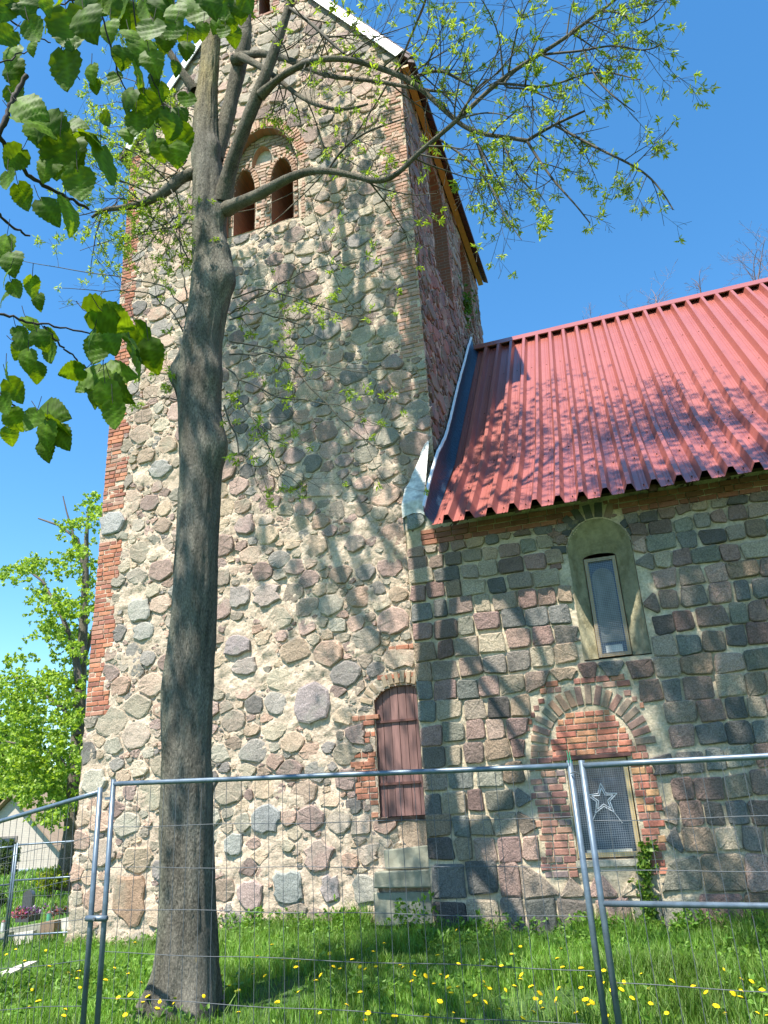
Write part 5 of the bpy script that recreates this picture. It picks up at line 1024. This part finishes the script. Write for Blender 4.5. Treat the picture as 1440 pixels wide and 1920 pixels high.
mb = MB(); mb.box((xl-.05, Yh-.06, gz-.6), (xr+.05, Yh-.005, gz+.12)); mb.build('plinth', plain('blue_grey_plinth', (.30, .38, .47), .7), house)
w_ = MB(); wx = on_y(8, 1600, Yh)[0]; w_.box((wx-1.4, Yh-.05, gz+.3), (wx+.75, Yh+.02, gz+1.7), (.2, .18, .16)); wo_ = w_.build('window', M_WOOD, house); w_ = MB(); w_.box((wx-1.3, Yh-.07, gz+.4), (wx+.65, Yh-.055, gz+1.6)); w_.build('pane', M_GLASS, wo_)
# low rubble wall before the house, hedge, shrub
lw = thing('low_wall', (-29, 31.5, gz-.9), 'low rough stone wall at the far edge of the churchyard', 'wall')
mb = MB(); ww = [on_y(-60, 1662, 31.5), on_y(122, 1655, 31.5)]
mb.box((ww[0][0]-6, 31.4, gz-1.6), (ww[1][0]+6, 31.7, ww[0][2]+.0), (.30, .27, .21)); mb.build('wall_core', M_MORTAR, lw)
def bush(name, label, cat, px, py, rx, ry, Y, n, cols, ls=.09, group=None, stem=True, stemcol=(.1, .08, .06)):
    c = on_y(px, py, Y); s = depth(c)/F_PX; gz_ = g1(c[0], Y); t = thing(name, (float(c[0]), Y, gz_), label, cat, group); tp = []
    T = Tubes()
    for k in range(7): e = c+np.array([R.normal(0, rx*s*.4), R.normal(0, rx*s*.3), R.uniform(-.3, .5)*ry*s]); T.add(np.array([(c[0], Y, gz_-.05), ((c[0]+e[0])/2+R.normal(0, .05), Y, (gz_+e[2])/2), e]), [.02, .014, .006], 5)
    T.build('stems', M_TWIG, t, stemcol, 'stuff')
    for k in range(n):
        v = unit(R.normal(0, 1, 3))*R.uniform(.5, 1); q = c+v*np.array([rx*s, rx*s*.8, ry*s])
        for j in range(5): tp.append((q+R.normal(0, .07, 3), unit(R.normal(0, 1, 3))))
    leaflets(tp, R, 6, ls, cols, 1.0, -.1, .6, t, 'leaves'); return t
bush('shrub', 'yellow-green shrub beside the foot of the background tree', 'shrub', 96, 1650, 26, 18, 20.3, 40, [(.30, .36, .03), (.36, .42, .05), (.24, .32, .04)])
bush('shrub', 'dark green shrub against the house, left of the fence pole', 'shrub', 12, 1610, 26, 34, 30.5, 60, [(.07, .11, .03), (.10, .15, .04)], .14)
bush('hedge_plant', 'dark low conifer bush behind the gravestone at the picture edge', 'bush', -4, 1690, 20, 14, 18.5, 30, [(.03, .07, .02), (.045, .09, .025)], .08)
for i, (x, y, rx, ry, Y, lb) in enumerate(((-20, 1430, 80, 90, 46, 'tall green tree behind the house roof'), (70, 1530, 70, 60, 50, 'darker green tree between the house and the tower tree'), (-140, 1400, 120, 130, 50, 'broad green tree left of the house'))):
    c = on_y(x, y, Y); s = depth(c)/F_PX
    crown_tree(lb, float(c[0]), Y, 8, tuple(c), (rx*s, rx*s*.7, ry*s), 150, R, .34, [(.07, .13, .03), (.10, .18, .035), (.05, .10, .025)], .25, 7, name='leafy_tree', group='trees beyond the churchyard', limbs=5)
# far woodland line closing the horizon
tw = []
for k in range(1100):
    a = R.uniform(-1.9, 1.4); d = R.uniform(120, 150); x = d*math.sin(a); y = d*math.cos(a)
    for j in range(2): tw.append((np.array([x, y, R.uniform(0, 7)*(1+.3*math.sin(a*31))]), unit(R.normal(0, 1, 3))))
leaflets(tw, R, 14, 2.4, [(.04, .08, .03), (.055, .10, .035)], 1.0, 0, .8, None, 'far_woodland', kind='stuff')

# gravestone, grave borders, flowers
gp = on_y(48, 1716, 14.6); gs = thing('gravestone', (float(gp[0]), 14.6, float(gp[2])), 'dark polished gravestone with a rounded top, left behind the fences', 'gravestone')
s = depth(gp)/F_PX; w2, hh = 11*s, 42*s; t_ = np.linspace(0, math.pi, 12)
prof_ = [(gp[0]-w2, gp[2])]+[(gp[0]+w2, gp[2])]+[(gp[0]+w2*math.cos(t), gp[2]+hh-w2*.9+w2*.9*math.sin(t)) for t in t_]
mb = MB(); n = len(prof_); mb.add([(x, 14.6, z) for x, z in prof_]+[(x-.05, 14.75, z) for x, z in prof_], [tuple(range(n)), tuple(range(2*n-1, n-1, -1))]+[(k, n+k, n+(k+1) % n, (k+1) % n) for k in range(n)]); mb.build('headstone', M_GREYST, gs)
mb = MB(); mb.box((gp[0]-w2*1.4, 14.5, gp[2]-.12), (gp[0]+w2*1.4, 14.85, gp[2]+.04)); mb.build('plinth', M_GREYST, gs)
def border(label, x0, y0, x1, y1, Y, h, w, mat, name='grave_border'):
    a = on_y(x0, y0, Y); b = on_y(x1, y1, Y+.0); t = thing(name, (float(a[0]), Y, float(a[2])-h), label, 'grave border', 'concrete grave borders'); mb = MB()
    mb.add([(a[0], Y, a[2]-h-.15), (b[0], Y, b[2]-h-.15), (b[0], Y, b[2]), (a[0], Y, a[2]), (a[0], Y+w, a[2]-h-.15), (b[0], Y+w, b[2]-h-.15), (b[0], Y+w, b[2]), (a[0], Y+w, a[2])], [(0, 1, 2, 3), (5, 4, 7, 6), (3, 2, 6, 7), (1, 5, 6, 2), (0, 3, 7, 4)]); o = mb.build('slab', mat, t); return t
M_PALEC = plain('pale_concrete', (.52, .49, .43), .9, 0, .2, 5)
border('pale concrete border slab of the graves nearest the tower', 96, 1727, 134, 1718, 13.6, .16, .12, M_PALEC)
border('long concrete border slab of the graves in the middle', 8, 1742, 80, 1730, 13.5, .17, .12, M_CONC)
border('brown stone block set in the grave border', 76, 1730, 102, 1727, 13.42, .13, .3, plain('brown_block', (.20, .14, .09), .8))
border('front concrete border slab at the left picture edge', -40, 1758, 18, 1748, 12.9, .12, .12, M_CONC)
border('low front concrete kerb below the brown block', 18, 1752, 62, 1745, 13.2, .05, .1, M_PALEC)
def flowers(label, px, py, rx, Y, cols):
    c = on_y(px, py, Y); s = depth(c)/F_PX; t = thing('flower_arrangement', tuple(float(q) for q in c), label, 'flowers'); P = []
    for k in range(46): P.append((c+np.array([R.normal(0, rx*s*.45), R.normal(0, .12), abs(R.normal(0, .05))]), unit(np.array([R.normal(0, .4), R.normal(0, .4), 1]))))
    leaflets(P, R, 6, .06, cols, .8, .2, .8, t, 'blossoms', M_GRASS); leaflets(P[:20], R, 5, .09, [(.05, .12, .03)], .9, .1, .4, t, 'leaves')
flowers('purple and white grave flowers beside the gravestone', 56, 1712, 22, 14.2, [(.22, .10, .35), (.5, .45, .5), (.35, .15, .4)])
flowers('pink grave flowers at the foot of the gravestone', 42, 1718, 10, 14.0, [(.55, .12, .25), (.6, .3, .35)])
flowers('bowl of mixed grave flowers near the tower corner', 110, 1713, 14, 14.3, [(.30, .10, .08), (.4, .4, .42), (.15, .1, .2)])
for k, (x, y, lb) in enumerate(((6, 1735, 'small white grave lantern at the picture edge'), (92, 1718, 'small green glass grave candle on the border slab'))):
    c = on_y(x, y, 13.7); t = thing('grave_candle', tuple(float(q) for q in c), lb, 'grave candle'); mb = MB(); mb.tube([c+(0, 0, -.12), c+(0, 0, .06)], .045, 10); mb.build('glass', plain('candle_glass', [(.6, .6, .58), (.08, .3, .2)][k], .3), t); mb = MB(); mb.tube([c+(0, 0, .06), c+(0, 0, .08), c+(0, 0, .10)], [.05, .035, .012], 10); mb.build('lid', M_IRON, t)
pk = on_z(32, 1812, g1(-9, 10)+.12); t = thing('stone_slab', tuple(float(q) for q in pk), 'pale weathered slab lying in the grass left of the fence posts', 'slab')
pa, pb_ = on_z(4, 1826, pk[2]+.0), on_z(62, 1802, pk[2]+.0); dd = unit(pb_-pa); nn_ = np.array([-dd[1], dd[0], 0])*.11
mb = MB(); mb.add([pa-nn_, pb_-nn_*.6, pb_+nn_*.6, pa+nn_]+[q-np.array([0, 0, .07]) for q in (pa-nn_, pb_-nn_*.6, pb_+nn_*.6, pa+nn_)], [(0, 1, 2, 3), (7, 6, 5, 4), (0, 4, 5, 1), (1, 5, 6, 2), (2, 6, 7, 3), (3, 7, 4, 0)]); mb.build('slab_body', M_PALEC, t)

# bare trees behind the nave, their tips showing above the ridge
R = np.random.default_rng(91)
for i, (x, y, Y, h, lb) in enumerate(((1090, 600, 27, 60, 'bare tree whose twig tips just show at the left end of the ridge'), (1180, 580, 28, 80, 'bare tree behind the left half of the nave ridge'), (1210, 540, 26, 110, 'bare tree behind the middle of the nave ridge'), (1300, 500, 27, 120, 'tallest bare tree, rising above the nave ridge right of the middle'), (1400, 480, 26, 110, 'bare tree behind the right end of the nave ridge'), (1460, 480, 28, 90, 'bare tree beyond the right edge of the picture'))):
    tip = on_y(x, y, Y); t = thing('bare_tree', (float(tip[0]), Y, 0.0), lb, 'tree', 'bare trees behind the nave'); T = Tubes(); top = np.array([tip[0], Y, tip[2]-1.5])
    P = np.linspace([tip[0]+.3, Y, -.1], top, 12); P[1:-1] += R.normal(0, .05, (10, 3)); T.add(P, np.linspace(.26, .05, 12), 8); T.build('trunk', M_BARK, t, (.16, .13, .12)); T = Tubes(); tp = []
    for k in range(14):
        q = P[int(R.integers(6, 12))]; twig(T, q, unit(np.array([R.normal(0, .7), R.normal(0, .5), 1.0])), R.uniform(.9, 1.9), .028, 3, R, tp, .15, .35, 4, 3, .005)
    T.build('branches', M_TWIG, t, (.20, .15, .16), 'stuff')
# twig tips of a tree behind the tower's right eaves are left to the maple; small plants growing on the masonry
def tuft(name, label, c, r, n, cols, ls, cat='plant', Y=None, sq=(1, 1, 1)):
    t = thing(name, tuple(float(q) for q in c), label, cat); P = [(np.array(c)+R.normal(0, r, 3)*np.array(sq), unit(R.normal(0, 1, 3)+np.array([0, 0, .6]))) for _ in range(n)]
    T = Tubes()
    for k in range(6): T.add(np.array([c, np.array(c)+R.normal(0, r*.8, 3)]), [.006, .003], 4)
    T.build('stems', M_TWIG, t, (.08, .1, .04), 'stuff'); leaflets(P, R, 6, ls, cols, 1, .1, .5, t, 'leaves'); return t
tuft('wall_plant', 'small green bush rooted high on the shaded side of the tower', (TX1+.10, 16.75, 13.85), .22, 46, [(.06, .14, .02), (.09, .19, .03)], .11, sq=(.4, 1, 1.3))
c0 = on_y(566, 915, TY0-.02); tuft('wall_plant', 'tiny yellow-green weed growing from the tower mortar', c0, .05, 12, YG, .05)
ivy = thing('ivy', (-.28, NY-.04, 0.0), 'ivy climbing from the grass to the right corner of the low window', 'ivy'); P = []; T = Tubes()
pth = [on_y(x, y, NY-.05) for x, y in ((1268, 1752), (1240, 1745), (1220, 1715), (1212, 1680), (1210, 1640), (1206, 1615), (1214, 1580))]
pth = np.array(pth); q = np.linspace(0, 1, 60); Q3 = np.stack([np.interp(q, np.linspace(0, 1, 7), pth[:, k]) for k in range(3)], 1); T.add(Q3, .008, 5); T.build('stem', M_TWIG, ivy, (.12, .10, .06))
for k, p in enumerate(Q3):
    wd = (.028 if k < 25 else .042)+.02*math.sin(k*.9)
    for j in range(5): P.append((p+np.array([R.normal(0, wd), -.02-abs(R.normal(0, .015)), R.normal(0, .03)]), unit(np.array([R.normal(0, .6), -.6, -.3]))))
leaflets(P, R, 3, .06, [(.12, .22, .03), (.20, .33, .05), (.08, .16, .025), (.26, .38, .07)], .6, -.2, .85, ivy, 'leaves')

# ------------------------------------------------------------------ grass, weeds, dandelions
R = np.random.default_rng(11)
def free(x, y): return ~((x > TX0-.02) & (x < TX1) & (y > TY0-.02) & (y < TY1)) & ~((x > NX0-.03) & (y > NY-.04) & (y < 24)) & ~((x > -4.22) & (x < -2.9) & (y > 11.2))
def seen(x, y, m=420):
    P = np.stack([x, y, ground(x, y)+.1], 1)-EYE; D = P@CF; px = 720+F_PX*(P@CR)/D; py = 960-F_PX*(P@CU)/D
    return (D > 0) & (px > -m) & (px < 1440+m) & (py < 1920+m)
def scatter(n, x0, x1, y0, y1):
    x = R.uniform(x0, x1, n); y = R.uniform(y0, y1, n); k = free(x, y) & seen(x, y) & (R.random(n) < (1.15+2.6*fbm(x, y, .8, 411, 3)).clip(.12, 1)); return x[k], y[k]
def blades(x, y, hmin, hmax, w, cols, tall=None, name='grass'):
    n = len(x); z = ground(x, y)-.01; h = R.uniform(hmin, hmax, n)*(1+.9*fbm(x, y, 1.1, 201, 3)*1.6).clip(.5, 2)
    if tall is not None: h = h*tall(x, y)
    a = R.uniform(0, 6.28, n); l = h*R.uniform(.1, .75, n); dx, dy = np.cos(a)*l, np.sin(a)*l; b = a+1.57+R.normal(0, .5, n); wx, wy = np.cos(b)*w/2, np.sin(b)*w/2
    V = np.stack([np.stack([x-wx, y-wy, z], 1), np.stack([x+wx, y+wy, z], 1), np.stack([x+wx*.8+dx*.35, y+wy*.8+dy*.35, z+h*.6], 1), np.stack([x-wx*.8+dx*.35, y-wy*.8+dy*.35, z+h*.6], 1), np.stack([x+dx, y+dy, z+h], 1)], 1).reshape(-1, 3)
    i = np.arange(n)*5; Fs = np.concatenate([np.stack([i, i+1, i+2], 1), np.stack([i, i+2, i+3], 1), np.stack([i+3, i+2, i+4], 1)])
    pt = (fbm(x, y, .9, 301, 3)*1.2)[:, None]
    c = np.array(cols)[R.integers(len(cols), size=n)]*R.uniform(.75, 1.25, n)[:, None]*(1+pt*.5).clip(.5, 1.6); c = np.repeat(c, 5, 0)
    return link(name, setmesh(name, V, Fs, M_GRASS, False, c), kind='stuff', label='fresh green grass of the churchyard lawn', cat='grass')
GC = [(.12, .25, .028), (.15, .31, .035), (.09, .19, .02), (.19, .36, .05), (.23, .34, .07)]
wallnear = lambda x, y: 1+.75*np.exp(-((np.where(x > NX0, NY, TY0)-y)/.5)**2)
x1_, y1_ = scatter(250000, -9.8, 6.5, 4.0, 9.0); x2_, y2_ = scatter(150000, -13, 6.5, 9.0, 12); x3_, y3_ = scatter(60000, -24, -9.5, 9.5, 20)
blades(np.r_[x1_, x2_], np.r_[y1_, y2_], .065, .18, .0085, GC, wallnear)
blades(x3_, y3_, .08, .17, .02, GC)
x4_, y4_ = scatter(26000, -46, -12, 20, 34); blades(x4_, y4_, .12, .22, .06, GC)
# broad-leaved weeds
xw, yw = scatter(14000, -10, 2.4, 5.2, 11.7); k = (R.random(len(xw)) < (.18+.9*np.exp(-((np.where(xw > NX0, NY, TY0)-yw)/.6)**2)+.9*fbm(xw, yw, 1.2, 77, 2)).clip(.03, 1)); xw, yw = xw[k], yw[k]
zz = ground(xw, yw)+R.uniform(.05, .24, len(xw))*(.7+.6*np.exp(-((np.where(xw > NX0, NY, TY0)-yw)/.4)**2))
tp = [(np.array([a, b, c]), unit(np.array([R.normal(0, 1), R.normal(0, 1), .35]))) for a, b, c in zip(xw, yw, zz)]
o = leaflets(tp, R, 5, .062, [(.12, .25, .03), (.16, .31, .045), (.09, .19, .025), (.20, .34, .06)], .8, .1, .5, None, 'weeds', M_GRASS); o['label'] = 'broad-leaved weeds among the grass below the church walls'; o['category'] = 'weeds'
# weeds standing against the wall
for k, (x, y, hgt, lb) in enumerate(((770, 1745, .45, 'green weed clump in the corner between steps and nave'), (885, 1735, .3, 'upright nettle sprout in front of the nave base'), (645, 1720, .34, 'tall weed tuft at the tower foot left of the steps'), (480, 1745, .32, 'leafy weed patch at the tower foot behind the trunk'), (1100, 1765, .22, 'low weeds under the low window'), (1290, 1745, .25, 'low weeds right of the ivy'))):
    Yw = (TY0 if x < 740 else NY)-.18; c = on_y(x, y, Yw); c[2] = g1(c[0], Yw)+hgt*.4
    tuft('weed_clump', lb, c, hgt*.35, 70, [(.15, .30, .04), (.20, .36, .05), (.10, .22, .03)], .07, 'weeds')
DN = [(253, 1768), (46, 1802), (86, 1782), (56, 1848), (60, 1856), (92, 1812), (128, 1825), (133, 1829), (145, 1835), (148, 1822), (215, 1815), (198, 1838), (150, 1852), (123, 1893), (120, 1905), (72, 1878), (55, 1890), (430, 1848), (448, 1858), (475, 1827), (328, 1872), (326, 1882), (382, 1868), (443, 1860), (447, 1899), (602, 1829), (592, 1840), (530, 1800), (483, 1793), (560, 1803), (576, 1801), (555, 1814), (625, 1813), (637, 1817), (675, 1813), (685, 1817), (705, 1813), (676, 1861), (690, 1900), (684, 1913), (650, 1885), (618, 1788), (750, 1812), (756, 1815), (777, 1824), (778, 1830), (772, 1840), (798, 1830), (738, 1806), (730, 1918), (740, 1906), (826, 1828), (842, 1853), (859, 1852), (891, 1867), (878, 1880), (895, 1884), (910, 1880), (907, 1842), (911, 1850), (918, 1854), (965, 1850), (948, 1857), (978, 1828), (976, 1837), (996, 1851), (1012, 1863), (1004, 1873), (1014, 1880), (1048, 1854), (1055, 1814), (1043, 1875), (1000, 1899), (1018, 1892), (825, 1878), (846, 1862), (850, 1900), (937, 1893), (980, 1910), (1098, 1875), (1104, 1884), (1090, 1853), (1110, 1880), (1132, 1820), (1106, 1832), (1130, 1845), (1148, 1857), (1170, 1842), (1157, 1844), (1165, 1856), (1185, 1872), (1220, 1882), (1217, 1855), (1203, 1827), (1250, 1900), (1324, 1861), (1357, 1818), (1374, 1863), (1390, 1858), (1390, 1837), (1409, 1841), (1429, 1857), (1343, 1887), (1388, 1870), (1420, 1900), (860, 1808), (838, 1833), (814, 1845), (820, 1792), (856, 1744), (976, 1775), (1052, 1780), (1045, 1798), (940, 1812), (1090, 1816), (510, 1772), (497, 1830), (395, 1780), (415, 1830), (405, 1762), (360, 1800), (30, 1780), (12, 1790), (240, 1826), (222, 1871), (235, 1903), (264, 1843), (290, 1849), (292, 1837), (277, 1869), (245, 1865), (268, 1880), (300, 1878), (295, 1892), (280, 1859), (1440, 1905), (1300, 1850), (1260, 1840), (960, 1790), (905, 1800), (700, 1785), (660, 1800), (720, 1770), (1080, 1900), (1140, 1905), (870, 1915), (560, 1860), (520, 1880), (600, 1900), (1360, 1902), (800, 1905)]
G1, G2 = 'dandelions in the grass left of the trunk', 'dandelions in the grass right of the trunk'
M_DAND = attr_mat('dandelion', rough=.8, bs=.3, fvar=(.85, 1.15))
def dand_mesh(kind):
    mb = MB(); r = random.Random(kind); n = 14; rd = .021+.004*kind/3; V = [(0, 0, .012)]
    for q, rr_, z in ((0, rd*.55, .012), (1, rd, .004), (2, rd*.35, -.008)):
        V += [(math.cos(k/n*6.283)*rr_*(1+(.12 if k % 2 else -.08)*(q == 1)), math.sin(k/n*6.283)*rr_*(1+(.12 if k % 2 else -.08)*(q == 1)), z+r.uniform(-.002, .002)) for k in range(n)]
    Fs = [(0, 1+k, 1+(k+1) % n) for k in range(n)]+[(1+k, 1+n+k, 1+n+(k+1) % n, 1+(k+1) % n) for k in range(n)]
    mb.add(V, Fs, (.85, .56, .004)); mb.add(V[1+n:], [(k, n+k, n+(k+1) % n, (k+1) % n) for k in range(n)], (.25, .30, .04))
    T = Tubes(); T.add(np.array([(0, 0, -.006), (.004*kind, .003, -.1), (.01, .0, -.26)]), [.0022, .0026, .003], 5); mb.add(T.V, T.F, (.17, .26, .06)); return setmesh('dandelion', mb.v, mb.f, M_DAND, True, mb.c)
DM = [dand_mesh(k) for k in range(4)]
for i, (x, y) in enumerate(DN):
    z = -.0
    for _ in range(4): p = on_z(x+R.uniform(-3, 3)*(_ == 0), y, z+.20); z = g1(p[0], p[1])
    if not free(np.array([p[0]]), np.array([p[1]]))[0]: p = on_z(x, y+18, .12)
    zn = [('left of the fence posts', 160), ('between left posts and trunk', 300), ('beside the trunk foot', 465), ('before the tower foot', 640), ('in front of the stone steps', 800), ('in front of the nave corner', 960), ('left of the middle posts', 1130), ('below the ivy', 1270), ('at the right picture edge', 9999)]
    wh = [a for a, b in zn if x < b][0]; row = 'near' if y > 1862 else ('far' if y < 1822 else 'middle')
    o = link('dandelion', DM[i % 4], None, None, 'yellow dandelion %s, %s' % (wh, {'near': 'nearest the viewer', 'far': 'toward the wall', 'middle': 'half way to the wall'}[row]), 'dandelion', 'dandelions in the grass '+wh, tuple(float(q) for q in p))
    o.rotation_euler = (R.normal(0, .35)+.25, R.normal(0, .35), R.uniform(0, 6)); s = R.uniform(.62, 1.08); o.scale = (s, s, s)
